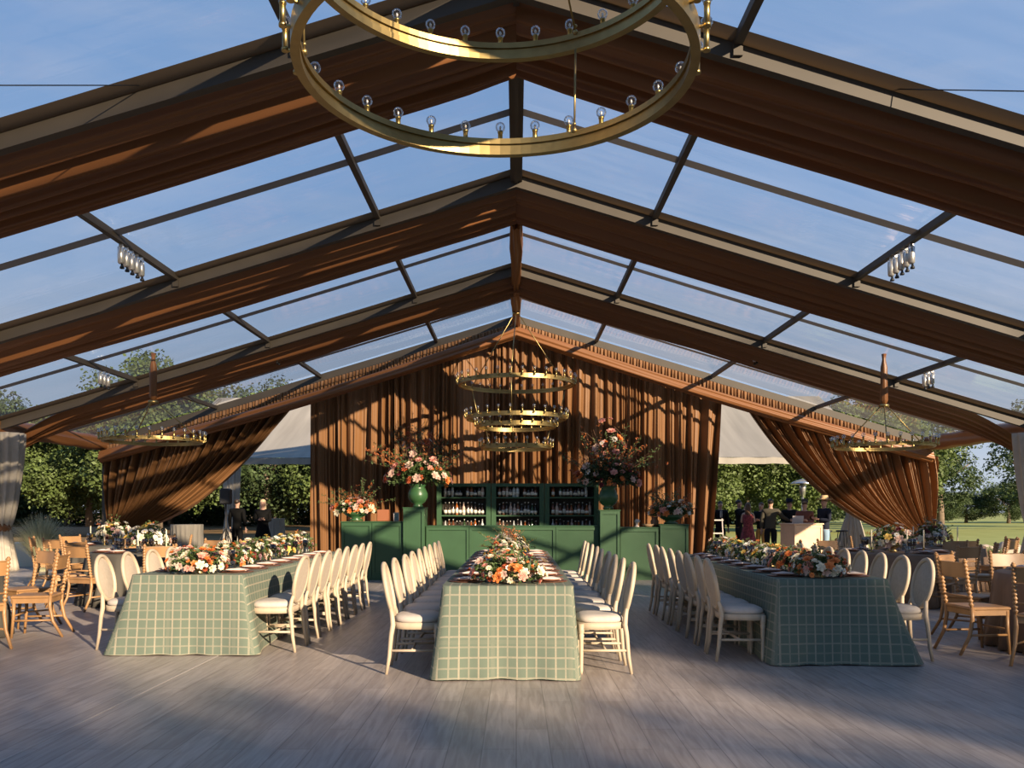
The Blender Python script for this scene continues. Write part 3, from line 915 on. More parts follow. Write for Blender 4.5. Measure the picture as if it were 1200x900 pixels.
def leafset(r_, n, cen, rad, lsz, dome=True, out=1.0):
    m = MB()
    for i in range(n):
        while True:
            d = Vector((r_.gauss(0, 1), r_.gauss(0, 1), r_.gauss(0, 1)))
            if d.length > .1: break
        d.normalize()
        if dome and d.z < -.35: d.z = -d.z * .5
        k = r_.uniform(.35, 1.0) * out
        p = Vector((cen[0] + d.x * rad[0] * k, cen[1] + d.y * rad[1] * k, cen[2] + d.z * rad[2] * k))
        L = lsz * r_.uniform(.6, 1.4)
        ax = (d + Vector((r_.uniform(-.9, .9), r_.uniform(-.9, .9), r_.uniform(-.6, .9)))).normalized()
        sd_ = ax.cross(Vector((r_.uniform(-1, 1), r_.uniform(-1, 1), r_.uniform(-1, 1)))).normalized()
        up = ax.cross(sd_)
        n0 = len(m.v)
        for q in (p, p + ax * L * .5 + sd_ * L * .2 + up * L * .05, p + ax * L, p + ax * L * .5 - sd_ * L * .2 + up * L * .05): m.v.append(tuple(q))
        m.face((n0, n0 + 1, n0 + 2, n0 + 3))
    return m
def arrangement(label, loc, rad, h0, nb, pal, seed, bs=1.0, vase='bowl', leafn=500, leafsz=.06, sprays=0, spray_h=.3, leafmat=None, tall=None, name='flower_arrangement', twig=0):
    r_ = random.Random(seed)
    root = thing(name, label, 'flowers', loc)
    zc = h0 + rad[2] * .15
    if vase == 'bowl':
        MB().lathe([(.05, 0), (.06, .01), (.035, .03), (.04, .05), (.10, h0 * .7), (.11, h0 + .02), (.10, h0 + .03)], n=18).build('bowl', M_goldbowl, root)
    elif vase == 'urn':
        MB().lathe([(.10, 0), (.11, .03), (.08, .06), (.15, .11), (.20, .20), (.20, .28), (.16, .37), (.14, .42), (.18, .45), (.17, .47)], n=28).build('urn', M_urn, root)
        zc = .47 + rad[2] * .35
    elif vase == 'dish':
        MB().lathe([(.14, 0), (.15, .02), (.08, .05), (.2, .11), (.27, .17), (.26, .18)], n=24).build('bowl', M_urn, root)
        zc = .17 + rad[2] * .3
    lf = leafset(r_, leafn, (0, 0, zc), rad, leafsz).build('foliage', leafmat or M_leaf, root)
    m = MB()
    for i in range(sprays):
        a = r_.uniform(0, 2 * PI); el = r_.uniform(.25, 1.4)
        d = Vector((math.cos(a) * math.cos(el) * 1.0, math.sin(a) * math.cos(el) * .6, math.sin(el)))
        L = spray_h * r_.uniform(.7, 1.2)
        s0 = Vector((d.x * rad[0] * .4, d.y * rad[1] * .4, zc + d.z * rad[2] * .3))
        pts = [s0 + d * L * q + Vector((math.sin(q * 5 + i) * .02, 0, -.06 * q * q)) for q in (0, .35, .7, 1.0)]
        m.mi = 0; m.tube(pts, [.004, .003, .002, .001], 4, cap=False)
        m.mi = 2 if r_.random() < (.3 if seed < 300 else .35) else 1
        for q in range(16):
            k = r_.uniform(.3, 1); base = s0 + d * L * k + Vector((0, 0, -.06 * k * k))
            ax = Vector((r_.uniform(-1, 1), r_.uniform(-1, 1), r_.uniform(-.5, 1))).normalized()
            sd_ = ax.orthogonal().normalized(); n0 = len(m.v); LL = leafsz * .8
            for w_ in (base, base + ax * LL * .5 + sd_ * LL * .2, base + ax * LL, base + ax * LL * .5 - sd_ * LL * .2): m.v.append(tuple(w_))
            m.face((n0, n0 + 1, n0 + 2, n0 + 3))
    if sprays: m.build('leafy_sprays', [M_twig, M_leaf if seed < 300 else M_leaf, M_rustleaf], root)
    if twig:
        m = MB()
        for i in range(twig):
            a = r_.uniform(0, 2 * PI); p = Vector((math.cos(a) * rad[0] * .3, math.sin(a) * rad[1] * .3, zc + rad[2] * .4)); d = Vector((math.cos(a) * .5, math.sin(a) * .3, 1)).normalized()
            pts = [p.copy()]
            for q in range(7):
                p = p + d * spray_h * .16; d = (d + Vector((r_.uniform(-.6, .6), r_.uniform(-.4, .4), r_.uniform(-.4, .3)))).normalized(); pts.append(p.copy())
            m.tube(pts, .004, 4, cap=False)
        m.build('curly_twigs', M_twig, root)
    pl = PAL[pal]
    for i in range(nb):
        # even spread over the dome
        ga = i * 2.399963 + r_.uniform(-.25, .25)
        zz = 1 - 1.25 * (i + .5) / nb
        zz += r_.uniform(-.08, .08); zz = max(-.28, min(.99, zz)); q = math.sqrt(max(0, 1 - zz * zz))
        k = r_.uniform(.74, 1.18)
        d = Vector((math.cos(ga) * q, math.sin(ga) * q, zz))
        p = Vector((d.x * rad[0] * k, d.y * rad[1] * k, zc + d.z * rad[2] * k))
        if tall and i % 5 == 0:
            p.z += tall * r_.uniform(.2, 1); p.x *= .45; p.y *= .5
        c = pl[(i * 7 + r_.randint(0, 3)) % len(pl)]
        me = getbloom(*c)
        o = bpy.data.objects.new({'rose': 'rose_bloom', 'cosmos': 'cosmos_bloom', 'dahlia': 'dahlia_bloom'}[c[0]], me); COL.objects.link(o); o.parent = root
        nrm = Vector((d.x / rad[0], d.y / rad[1], d.z / rad[2] + .5)).normalized()
        nrm = (nrm + Vector((r_.uniform(-.3, .3), r_.uniform(-.3, .3), r_.uniform(-.2, .3)))).normalized()
        o.rotation_euler = nrm.to_track_quat('Z', 'Y').to_euler()
        o.location = p; s_ = bs * r_.uniform(.75, 1.3); o.scale = (s_, s_, s_)
    return root
sd0 = 100
for (nm, cx, y0, y1, nA, pal1, pal2) in [('left', -3.18, 8.5, 12.5, 6, 'autumn', 'pale'), ('centre', -.07, 7.35, 12.7, 7, 'autumn', 'pale'), ('right', 2.87, 8.0, 11.9, 6, 'autumn', 'pale')]:
    for k in range(nA):
        y = y0 + (y1 - y0) * k / (nA - 1)
        near = k == 0
        big = 1.0
        if nm == 'centre': rad = (.30, .28, .17) if near else (.21, .33, .19 + .02 * (k % 3))
        elif nm == 'left': rad = (.27, .30, .17) if k < 2 else (.2, .33, .19)
        else: rad = (.24, .28, .15) if near else (.2, .33, .16)
        arrangement('low %s flower arrangement, %s from front on the %s long table' % ('orange and cream' if k < 2 else 'cream and green', ORD[k], nm), (cx + rnd.uniform(-.03, .03), y, TH + .005),
                    rad, .06, 98 if near else 80, pal1 if k < 2 else pal2, sd0, bs=.66, leafn=1100, leafsz=.045, sprays=7, spray_h=.22 if not (nm == 'centre' and k > 1) else .34, twig=3 if nm == 'centre' and k in (2, 3, 4) else 0)
        sd0 += 1
for (nm, (cx, cy), mt, ch) in ROUND:
    if 'nearest' in nm: continue
    arrangement('cream flower arrangement on the %s' % nm, (cx, cy, TH + .005), (.3, .3, .24), .12, 60, 'pale', sd0, bs=1.0, leafn=800, leafsz=.055, sprays=8, spray_h=.35); sd0 += 1

# bar top arrangements
arrangement('tall flower arrangement in the green urn on the left bar pillar', (-2.0, 17.35, 1.46), (.60, .40, .42), .1, 98, 'red', 301, bs=1.35, vase='urn', leafn=3000, leafsz=.085, sprays=60, spray_h=.95, tall=.8, twig=6)
arrangement('tall flower arrangement in the green urn on the right bar pillar', (1.87, 17.35, 1.42), (.62, .40, .40), .1, 98, 'red', 305, bs=1.35, vase='urn', leafn=3000, leafsz=.085, sprays=60, spray_h=.95, tall=.9, leafmat=M_leafd, twig=3)
arrangement('low red and cream flower arrangement on the left end of the bar', (-3.27, 17.4, 1.185), (.42, .28, .22), .1, 90, 'autumn', 303, bs=1.15, vase='dish', leafn=1400, leafsz=.07, sprays=34, spray_h=.6)
arrangement('low orange and cream flower arrangement on the right end of the bar', (3.15, 17.4, 1.125), (.42, .28, .22), .1, 90, 'autumn', 307, bs=1.15, vase='dish', leafn=1400, leafsz=.07, sprays=34, spray_h=.55)

# ------------------------------------------------------------------ place settings
def lathe_thing(name, prof, m, n=20):
    return MB().lathe(prof, (0, 0, 0), n).build(name, m)
def mk(name, o, cat):
    o['category'] = cat; CH[o.name] = []; return o
chg = mk('charger', lathe_thing('charger_plate', [(.10, 0), (.15, .006), (.165, .012), (.16, .014), (.11, .006), (.001, .005)], M_charger, 28), 'plate')
plt = mk('plate', lathe_thing('dinner_plate', [(.08, 0), (.085, .004), (.13, .018), (.127, .020), (.085, .008), (.001, .007)], M_plate, 28), 'plate')
def napm():
    m = MB()
    def f(u, v):
        x = -.055 + .11 * u; y = -.10 + .20 * v
        return (x, y, .018 + .006 * math.sin(u * 9) * math.cos(v * 5) + .012 * math.sin(PI * v))
    m.grid(f, 8, 8); m.grid(lambda u, v: (f(u, v)[0], f(u, v)[1], f(u, v)[2] - .012), 8, 8, flip=True)
    for uu in (0, 1):
        m.grid(lambda u, v, uu=uu: (f(uu, v)[0], f(uu, v)[1], f(uu, v)[2] - .012 * u), 1, 8)
        m.grid(lambda u, v, uu=uu: (f(v, uu)[0], f(v, uu)[1], f(v, uu)[2] - .012 * u), 1, 8)
    return m.build('napkin', M_napkin)
nap = mk('napkin', napm(), 'napkin')
gob = mk('goblet', lathe_thing('wine_goblet', [(.036, 0), (.034, .004), (.006, .008), (.005, .085), (.025, .10), (.040, .13), (.042, .17), (.036, .205), (.0345, .205), (.040, .17), (.038, .132), (.02, .103), (.001, .10)], M_goblet, 16), 'glass')
tum = mk('tumbler', lathe_thing('water_glass', [(.03, 0), (.036, .05), (.039, .10), (.037, .10), (.034, .05), (.028, .006), (.001, .006)], M_tumbler, 16), 'glass')
sts = {k.name: [False] for k in (chg, plt, nap, gob, tum)}
def put(pr, loc, rz, label, group):
    return place(pr, sts[PN[id(pr)]], loc, rz, label, group)
PN = {id(k): k.name for k in (chg, plt, nap, gob, tum)}
def setting(x, y, inn, where, dz=0.0, glasses=True):
    # inn = unit vector into the table
    ix, iy = inn; rz = math.atan2(iy, ix) + PI / 2
    put(chg, (x, y, TH + .006), rz, 'dark charger plate, %s' % where, 'charger plates')
    put(plt, (x, y, TH + .020), rz, 'terracotta dinner plate, %s' % where, 'dinner plates')
    put(nap, (x, y, TH + .020), rz + rnd.uniform(-.1, .1), 'folded blush napkin, %s' % where, 'napkins')
    tx, ty = -iy, ix
    if glasses:
        put(gob, (x + ix * .20 + tx * .10, y + iy * .20 + ty * .10, TH + .006), 0, 'smoky wine goblet, outer one, %s' % where, 'wine goblets')
        put(gob, (x + ix * .23 + tx * .0, y + iy * .23 + ty * .0, TH + .006), 0, 'smoky wine goblet, inner one, %s' % where, 'wine goblets')
        put(tum, (x + ix * .17 + tx * .18, y + iy * .17 + ty * .18, TH + .006), 0, 'clear water glass, %s' % where, 'water glasses')
for (nm, x, ys, rz) in rows_:
    inx = 1 if rz < 0 else -1
    ex = {'left table, left side': -3.73, 'left table, right side': -2.63, 'centre table, left side': -.616,
          'centre table, right side': .476, 'right table, left side': 2.36, 'right table, right side': 3.38}[nm]
    for k, y in enumerate(ys):
        setting(ex + inx * .19, max(y, {-3.73: 8.46, -2.63: 8.46, -.616: 7.26, .476: 7.26}.get(ex, 7.93)), (inx, 0), '%s setting from front, %s' % (ORD[k], nm))
for (nm, (cx, cy), mt, ch) in ROUND:
    for k, (an, rad) in enumerate(ch):
        a = R(an)
        setting(cx + .62 * math.cos(a), cy + .62 * math.sin(a), (-math.cos(a), -math.sin(a)),
                '%s setting of %s' % ({0: 'right', 1: 'rear right', 2: 'rear', 3: 'rear left', 4: 'left', 5: 'front left', 6: 'front', 7: 'front right'}[int(((an % 360) + 22.5) // 45) % 8], nm), glasses=(k % 2 == 0))
# taper candles
def candle():
    root = thing('taper_candle', 'x', 'candle')
    MB().lathe([(.04, 0), (.04, .008), (.01, .015), (.009, .05), (.018, .055), (.018, .075)], n=14).build('holder', M_brass, root)
    MB().lathe([(.011, .06), (.009, .33), (.003, .335), (.001, .345)], n=8).build('candle', M_wax, root)
    freeze(root); return root
cpn = candle(); cs = [False]
for (nm, (cx, cy), mt, ch) in ROUND[1:5]:
    for k, (dx, dy, wh) in enumerate([(-.38, -.1, 'left'), (.36, -.2, 'right'), (.1, .40, 'behind'), (.02, -.40, 'in front')]):
        place(cpn, cs, (cx + dx, cy + dy, TH + .006), 0, 'ivory taper candle in brass holder, %s the flowers, %s' % (wh, nm), 'taper candles')

# ------------------------------------------------------------------ bar
YB = 17.1
def cabinet(x0, x1, h, y0, dep, label, panels, name='bar_cabinet'):
    root = thing(name, label, 'bar', ((x0 + x1) / 2, y0 + dep / 2, 0))
    wd = x1 - x0
    MB().box((0, 0, h / 2 - .012), (wd, dep, h - .024)).build('body', M_green, root)
    MB().box((0, 0, h - .012), (wd + .03, dep + .03, .024), bev=.006).build('countertop', M_green, root)
    MB().box((0, -dep / 2 - .008, .05), (wd, .016, .10)).build('plinth', M_green, root)
    pw = wd / panels
    for k in range(panels):
        xx = -wd / 2 + pw * (k + .5)
        m = MB()
        for (dx, w_, z, hh) in [(-pw / 2 + .03, .05, h / 2, h - .06), (pw / 2 - .03, .05, h / 2, h - .06)]:
            m.box((xx + dx, -dep / 2 - .013, z), (w_, .026, hh))
        m.box((xx, -dep / 2 - .012, h - .06), (pw - .11, .024, .06)); m.box((xx, -dep / 2 - .012, .13), (pw - .11, .024, .06))
        m.build('panel_frame', M_green, root)
    return root
def bx(px): return (px - 605) / 1000 * YB
cabinet(bx(400), bx(472), 1.175, YB, .6, 'green panelled bar block at the far left', 2)
cabinet(bx(499), bx(702), 1.09, YB + .05, .6, 'long green panelled bar counter between the two pillars', 4)
cabinet(bx(727), bx(772), 1.06, YB + .03, .6, 'green panelled bar section right of the right pillar', 1)
cabinet(bx(773.2), bx(807), 1.12, YB, .6, 'green panelled bar block at the far right', 1)
cabinet(bx(473), bx(498), 1.46, YB - .08, .55, 'tall green panelled pillar left of the bar counter', 1, 'bar_pillar')
cabinet(bx(702.5), bx(726), 1.41, YB - .08, .55, 'tall green panelled pillar right of the bar counter', 1, 'bar_pillar')
# shelves
YS = 18.6
def sxp(px): return (px - 605) / 1000 * YS
edges = [(512.5, 575.5, 'left'), (576, 637.5, 'middle'), (638, 701, 'right')]
zt = 1.4 + (598 - 566.7) / 1000 * YS; zs = [1.4 + (598 - 604.3) / 1000 * YS, 1.4 + (598 - 583.3) / 1000 * YS]
zl = .93
def bottle_mesh(kind, c):
    m = MB()
    if kind == 0: m.lathe([(.034, 0), (.037, .01), (.037, .15), (.030, .18), (.014, .205), (.013, .255)], n=10)
    elif kind == 1: m.lathe([(.042, 0), (.045, .01), (.043, .11), (.030, .15), (.015, .17), (.015, .22)], n=10)
    else: m.lathe([(.030, 0), (.032, .01), (.032, .19), (.022, .21), (.013, .22), (.013, .26)], n=10)
    m.mi = 1; hh = {0: .07, 1: .05, 2: .09}[kind]
    m.lathe([(.0, .04), ({0: .0378, 1: .0455, 2: .0328}[kind], .04), ({0: .0378, 1: .0445, 2: .0328}[kind], .04 + hh)], n=10)
    m.mi = 2; zt_ = {0: .25, 1: .215, 2: .255}[kind]; m.lathe([(.015, zt_), (.016, zt_ + .03)], n=8)
    return m.build('bottle', [c, mat('cream paper label', (.72, .68, .58), .7), mat('bottle cap silver', (.55, .53, .5), .3, metal=.7)], mesh_only=True)
BCOL = [('amber spirit', 'amber', (.30, .09, .02)), ('clear spirit', 'clear', (.50, .52, .50)), ('dark bottle', 'dark', (.03, .02, .012)), ('brown spirit', 'brown', (.14, .05, .02)), ('green bottle glass', 'green', (.03, .06, .02)), ('pale rose spirit', 'pale', (.55, .40, .32))]
BM = [[(bottle_mesh(k, mat(nm, c, .1, spec=.8)), cn) for (nm, cn, c) in BCOL] for k in range(3)]
for (a, b_, nm) in edges:
    x0, x1 = sxp(a), sxp(b_)
    root = thing('bottle_shelf', 'green %s bay of the bottle shelves behind the bar' % nm, 'shelf', ((x0 + x1) / 2, YS, 0))
    wd = x1 - x0 - .004
    for s_ in (-1, 1):
        MB().box((s_ * (wd / 2 - .05), 0, zt / 2), (.10, .34, zt)).build('side_panel', M_green, root)
    MB().box((0, 0, zt - .035), (wd - .2, .34, .07)).build('top_panel', M_green, root)
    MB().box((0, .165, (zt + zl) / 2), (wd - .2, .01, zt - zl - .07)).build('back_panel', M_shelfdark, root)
    MB().box((0, 0, zl / 2), (wd - .2, .34, zl)).build('base', M_green, root)
    for z in zs:
        MB().box((0, -.003, z), (wd - .2, .326, .03)).build('shelf_board', M_green, root)
    for ri, (z, rn) in enumerate([(zs[1] + .015, 'top'), (zs[0] + .015, 'middle'), (zl, 'bottom')]):
        n = 11
        for k in range(n):
            if ri == 0 and (k * 7 + len(nm)) % 9 == 3: continue
            x = (x0 + x1) / 2 - (wd - .36) / 2 + (wd - .36) * k / (n - 1) + rnd.uniform(-.008, .008)
            me, cn = BM[rnd.randint(0, 2)][rnd.choice([0, 1, 2, 2, 3, 3, 4, 5, 2])]
            o = bpy.data.objects.new('bottle', me); COL.objects.link(o); o.location = (x, YS - .07 + rnd.uniform(-.02, .02), z)
            tag(o, '%s liquor bottle, %s from left on the %s shelf, %s bay' % (cn, ORD[k], rn, nm), 'bottle', 'bottles on the bar shelves')
# items on bar ends
o = MB().box((0, 0, .12), (.24, .18, .24), bev=.01).build('menu_box', mat('copper box', (.45, .17, .08), .35, metal=.4)); o.location = (-2.70, 17.35, 1.177)
tag(o, 'copper coloured box on the left bar block', 'box')
root = thing('photo_frame', 'small standing picture frame with a blue green print on the left bar block', 'picture frame', (-2.43, 17.30, 1.177))
MB().box((-.05, 0, .09), (.012, .012, .18)).box((.05, 0, .09), (.012, .012, .18)).box((0, 0, .174), (.112, .012, .012)).box((0, 0, .006), (.112, .012, .012)).build('frame', M_napkin, root)
MB().box((0, .002, .09), (.09, .006, .16)).build('print', mat('blue green print', (.16, .26, .24), .5, noise=.5, nscale=20), root)
root = thing('figurine', 'small white figurine on the right section of the bar', 'ornament', (2.45, 17.35, 1.062))
MB().lathe([(.05, 0), (.05, .02), (.02, .03), (.03, .08), (.05, .11), (.03, .15), (.001, .16)], n=14).build('base', M_napkin, root)
MB().ball((.03, 0, .12), (.04, .035, .035), 10, 7).build('head', M_napkin, root)
o = MB().lathe([(.08, 0), (.09, .01), (.13, .06), (.125, .062), (.08, .018), (.001, .015)], n=22).build('wooden_bowl', mat('carved wood', (.35, .22, .12), .6)); o.location = (2.68, 17.35, 1.062); tag(o, 'shallow wooden bowl on the right section of the bar', 'bowl')
o = MB().lathe([(.05, 0), (.08, .05), (.085, .12), (.05, .17), (.06, .2)], n=20).build('clay_vase', mat('brown clay', (.25, .12, .06), .6)); o.location = (2.83, 17.45, 1.062); tag(o, 'brown clay vase beside the right bar flowers', 'vase')

# ------------------------------------------------------------------ cocktail tables, lectern and gear
def skirt_table(x, y, h, r, label, m_=None):
    root = thing('cocktail_table', label, 'table', (x, y, 0))
    MB().lathe([(r * 1.15, .01), (r * 1.0, .4), (r * .95, h * .8), (r, h - .02), (r * .98, h), (.001, h)], (0, 0, 0), 96,
               fold=lambda rr_, z, a: rr_ * (1 + (0 if z > h - .03 else .05) * math.sin(20 * a + math.sin(z * 3)))).build('linen', m_ or M_stripe, root)
    return root
skirt_table(-7.72, 20.0, 1.07, .37, 'tall cocktail table in grey pleated linen at left rear')
skirt_table(-8.9, 31.5, 1.1, .35, 'pale linen cocktail table outside behind the blonde woman', M_ivory)
root = thing('lectern', 'pale wooden reception stand where the guests gather', 'lectern', (7.75, 23.2, 0), R(22))
M_ply = mat('pale oak veneer', (.58, .40, .26), .55, noise=.1, nscale=4)
MB().box((0, 0, .51), (.95, .55, 1.0)).build('body', M_ply, root)
MB().box((0, 0, 1.03), (1.02, .62, .04), bev=.008).build('top', M_ply, root)
m = MB().box((-.44, -.285, .5), (.06, .02, .98)).box((.44, -.285, .5), (.06, .02, .98)).box((0, -.284, .96), (.82, .018, .07)).box((0, -.284, .05), (.82, .018, .07)); m.build('panel_frame', M_ply, root)
for k in range(3):
    o = MB().box((0, 0, .09), (.10, .012, .20), rot=Matrix.Rotation(R(12), 3, 'X')).build('name_card', M_napkin); o.location = (7.55 + .10 * k, 23.18, 1.06)
    tag(o, 'upright pale card on the reception stand, %s from the left' % ORD[k], 'card', 'cards on the reception stand')
# speaker on tripod
root = thing('speaker_stand', 'dark tripod speaker stand right of the grey cocktail table', 'stand', (-7.35, 21.6, 0))
MB().tube([(0, 0, .25), (0, 0, 1.55)], .02, 8).build('pole', M_black, root)
for k in range(3):
    a = R(90 + 120 * k)
    MB().tube([(0, 0, .95), (math.cos(a) * .5, math.sin(a) * .5, .0)], .014, 6).build('leg', M_black, root)
root = thing('speaker', 'black loudspeaker on the tripod at left rear', 'speaker', (-7.35, 21.6, 1.55))
MB().box((0, 0, .2), (.25, .25, .40), bev=.03).build('cabinet', M_black, root); MB().box((0, -.128, .2), (.2, .01, .34), bev=.004).build('grille', mat('speaker mesh', (.03, .03, .03), .7), root)
# patio heater
root = thing('patio_heater', 'steel patio heater with a domed top behind the reception stand', 'heater', (9.9, 29.5, 0))
MB().lathe([(.24, 0), (.24, .7), (.2, .74)], n=20).build('base', M_steel, root)
MB().tube([(0, 0, .72), (0, 0, 1.95)], .035, 10).build('pole', M_steel, root)
MB().lathe([(.09, 1.9), (.12, 2.25), (.10, 2.3)], n=16).build('burner', M_steel, root)
MB().lathe([(.45, 2.3), (.3, 2.4), (.02, 2.48)], n=24).build('reflector', M_steel, root)
# bar stools dark outside
def stool():
    root = thing('bar_stool', 'x', 'stool')
    MB().lathe([(.17, .74), (.18, .76), (.17, .79)], n=18).build('seat', M_black, root)
    for k in range(4):
        a = R(45 + 90 * k); MB().tube([(math.cos(a) * .12, math.sin(a) * .12, .74), (math.cos(a) * .22, math.sin(a) * .22, 0)], .012, 6).build('leg', M_black, root)
    MB().tube([(.18 * math.cos(2 * PI * q / 16), .18 * math.sin(2 * PI * q / 16), .28) for q in range(16)], .008, 6, closed=True).build('foot_ring', M_black, root)
    freeze(root); return root
sp = stool(); ss = [False]
for k, (x, y) in enumerate([(9.4, 25.9), (10.0, 26.2), (9.6, 26.9)]):
    place(sp, ss, (x, y, 0), 0, 'black bar stool behind the straw hatted man, %s from the front' % ORD[k], 'black stools')
root = thing('easel', 'white easel stand at the right edge of the back curtain', 'easel', (6.1, 25.95, 0))
for s_ in (-1, 1): MB().tube([(s_ * .22, 0, 0), (s_ * .16, .02, 1.15)], .02, 6).build('leg', M_napkin, root)
for z in (.35, .7, 1.1): MB().box((0, .012, z), (.40, .03, .04)).build('crossbar', M_napkin, root)

# ------------------------------------------------------------------ people
SKIN = mat('skin', (.46, .27, .19), .55)
def skinmesh(name, verts, edges, radii, m, parent, sub=1, root_i=0):
    me = bpy.data.meshes.new(name); me.from_pydata([tuple(v) for v in verts], edges, []); me.materials.append(m)
    o = bpy.data.objects.new(name, me); COL.objects.link(o); o.parent = parent
    md = o.modifiers.new('skin', 'SKIN'); md.use_smooth_shade = True
    for i, sv in enumerate(me.skin_vertices[0].data):
        r = radii[i]; sv.radius = r if isinstance(r, tuple) else (r, r); sv.use_root = (i == root_i)
    s2 = o.modifiers.new('sub', 'SUBSURF'); s2.levels = sub; s2.render_levels = sub
    return o
def person(loc, rz, label, top=None, legs=None, hair=None, hat=None, female=False, longhair=False, dress=None, arms='down', sc=1.0, shirt=None, vest=None):
    root = thing('person', label, 'person', loc, rz)
    root.scale = (sc, sc, sc)
    # faces -Y locally
    sh = .17 if female else .20
    V = [(0, 0, .95), (0, 0, 1.1), (0, .0, 1.28), (0, 0, 1.42), (0, 0, 1.50), (0, -.01, 1.57), (0, -.012, 1.66), (0, -.005, 1.73)]
    Rr = [(.12, .085), (.105, .075), (.125, .085), (.085, .06), (.048, .052), (.066, .075), (.074, .088), (.05, .06)]
    E = [(0, 1), (1, 2), (2, 3), (3, 4), (4, 5), (5, 6), (6, 7)]
    def add(p, r, frm):
        V.append(p); Rr.append(r if isinstance(r, tuple) else (r, r)); E.append((frm, len(V) - 1)); return len(V) - 1
    add((0, -.098, 1.645), (.010, .012), 6)      # nose
    for s_ in (-1, 1): add((s_ * .080, 0, 1.65), (.010, .016), 6)   # ears
    armp = {}
    for s_ in (-1, 1):
        a = arms if isinstance(arms, str) else arms[0 if s_ < 0 else 1]
        s0 = add((s_ * sh, 0, 1.39), .044, 3)
        if a == 'down': el, wr, hd = (s_ * (sh + .05), .02, 1.12), (s_ * (sh + .06), -.05, .87), (0, -.02, -1)
        elif a == 'front': el, wr, hd = (s_ * (sh + .04), .0, 1.13), (s_ * .06, -.24, 1.17), (-s_ * .5, -1, .3)
        elif a == 'reach': el, wr, hd = (s_ * (sh + .16), -.12, 1.22), (s_ * (sh + .36), -.28, 1.12), (s_ * .7, -.7, 0)
        elif a == 'up': el, wr, hd = (s_ * (sh + .06), -.14, 1.20), (s_ * .10, -.20, 1.46), (-s_ * .3, -.2, 1)
        e_ = add(el, .036, s0); mid = tuple((Vector(el) * .6 + Vector(wr) * .4)); q = add(mid, .033, e_); w_ = add(wr, .026, q)
        hv = Vector(hd).normalized(); pm = Vector(wr) + hv * .06; p_ = add(tuple(pm), (.036, .018), w_)
        armp[s_] = ((s_ * sh, 0, 1.41), el, mid, wr)
        side = hv.cross(Vector((0, 1, .2))).normalized()
        if side.length < .1: side = Vector((1, 0, 0))
        for f in range(4):
            off = side * (-.026 + .0175 * f); L = [.065, .078, .072, .055][f]
            k1 = add(tuple(pm + off + hv * .035), .0095, p_)
            k2 = add(tuple(pm + off + hv * (.035 + L * .5) + Vector((0, -.008, 0))), .0088, k1)
            add(tuple(pm + off + hv * (.035 + L) + Vector((0, -.022, 0))), .0080, k2)
        th = add(tuple(pm - side * .038 - hv * .02), .011, p_); add(tuple(pm - side * .058 + hv * .02), .0095, th)
    legp = {}
    for s_ in (-1, 1):
        h = add((s_ * .09, 0, .88), (.07, .075), 0); k = add((s_ * .10, -.02, .48), .047, h); c = add((s_ * .105, .01, .34), .046, k)
        an = add((s_ * .11, .02, .08), .034, c); t1 = add((s_ * .115, -.06, .045), (.036, .028), an); add((s_ * .12, -.16, .03), (.034, .02), t1)
        legp[s_] = ((s_ * .09, 0, .88), (s_ * .10, -.02, .48), (s_ * .105, .01, .34), (s_ * .11, .02, .08))
    skinmesh('body', V, E, Rr, SKIN, root)
    if top:
        v2 = [(0, 0, .98), (0, 0, 1.12), (0, 0, 1.28), (0, 0, 1.42), (0, 0, 1.49)]; r2_ = [(.17, .13), (.158, .12), (.18, .13), (.15, .11), (.075, .078)]
        if not female: v2 = [(0, 0, .80)] + v2; r2_ = [(.185, .135)] + r2_
        e2 = [(i, i + 1) for i in range(len(v2) - 1)]; n3 = len(v2) - 2
        for s_ in (-1, 1):
            a, el, md_, wr = armp[s_]; b0 = len(v2)
            v2 += [a, el, md_, tuple(Vector(md_).lerp(Vector(wr), .9))]; r2_ += [(.082, .082), (.064, .064), (.056, .056), (.044, .044)]
            e2 += [(n3, b0), (b0, b0 + 1), (b0 + 1, b0 + 2), (b0 + 2, b0 + 3)]
        skinmesh('jacket' if not female else 'blouse', v2, e2, r2_, top, root)
        if shirt:
            MB().box((0, -.128, 1.33), (.07, .012, .22), bev=.004).build('shirt_front', shirt, root)
            MB().box((0, -.136, 1.33), (.022, .008, .2)).build('tie', M_black, root)
    if dress:
        MB().lathe([(.33, .06), (.28, .4), (.20, .8), (.155, 1.02), (.165, 1.2), (.17, 1.32), (.10, 1.43), (.06, 1.46)], (0, 0, 0), 28, 1, .72,
                   fold=lambda r, z, a: r * (1 + (.06 * math.sin(9 * a) if z < .9 else 0))).build('dress', dress, root)
    if legs:
        v3 = [(0, 0, .98), (0, 0, .92)]; r3 = [(.17, .13), (.17, .135)]; e3 = [(0, 1)]
        for s_ in (-1, 1):
            b0 = len(v3); v3 += list(legp[s_]); r3 += [(.115, .12), (.082, .082), (.072, .072), (.060, .066)]
            e3 += [(1, b0), (b0, b0 + 1), (b0 + 1, b0 + 2), (b0 + 2, b0 + 3)]
        skinmesh('trousers', v3, e3, r3, legs, root)
    for s_ in (-1, 1):
        MB().ball((s_ * .115, -.07, .035), (.05, .135, .04), 10, 6).build('shoe', M_black, root)
        MB().ball((s_ * .028, -.086, 1.665), (.009, .006, .006), 6, 4).build('eye', M_black, root)
    MB().ball((0, -.088, 1.605), (.022, .006, .006), 8, 4).build('mouth', mat('lips', (.35, .12, .1), .5), root)
    if hair:
        m = MB(); m.ball((0, .022, 1.69), (.088, .095, .085), 14, 8)
        if longhair: m.lathe([(.05, 1.30), (.095, 1.40), (.098, 1.55), (.088, 1.68), (.04, 1.76)], (0, .045, 0), 14, 1, .75)
        m.build('hair', hair, root)
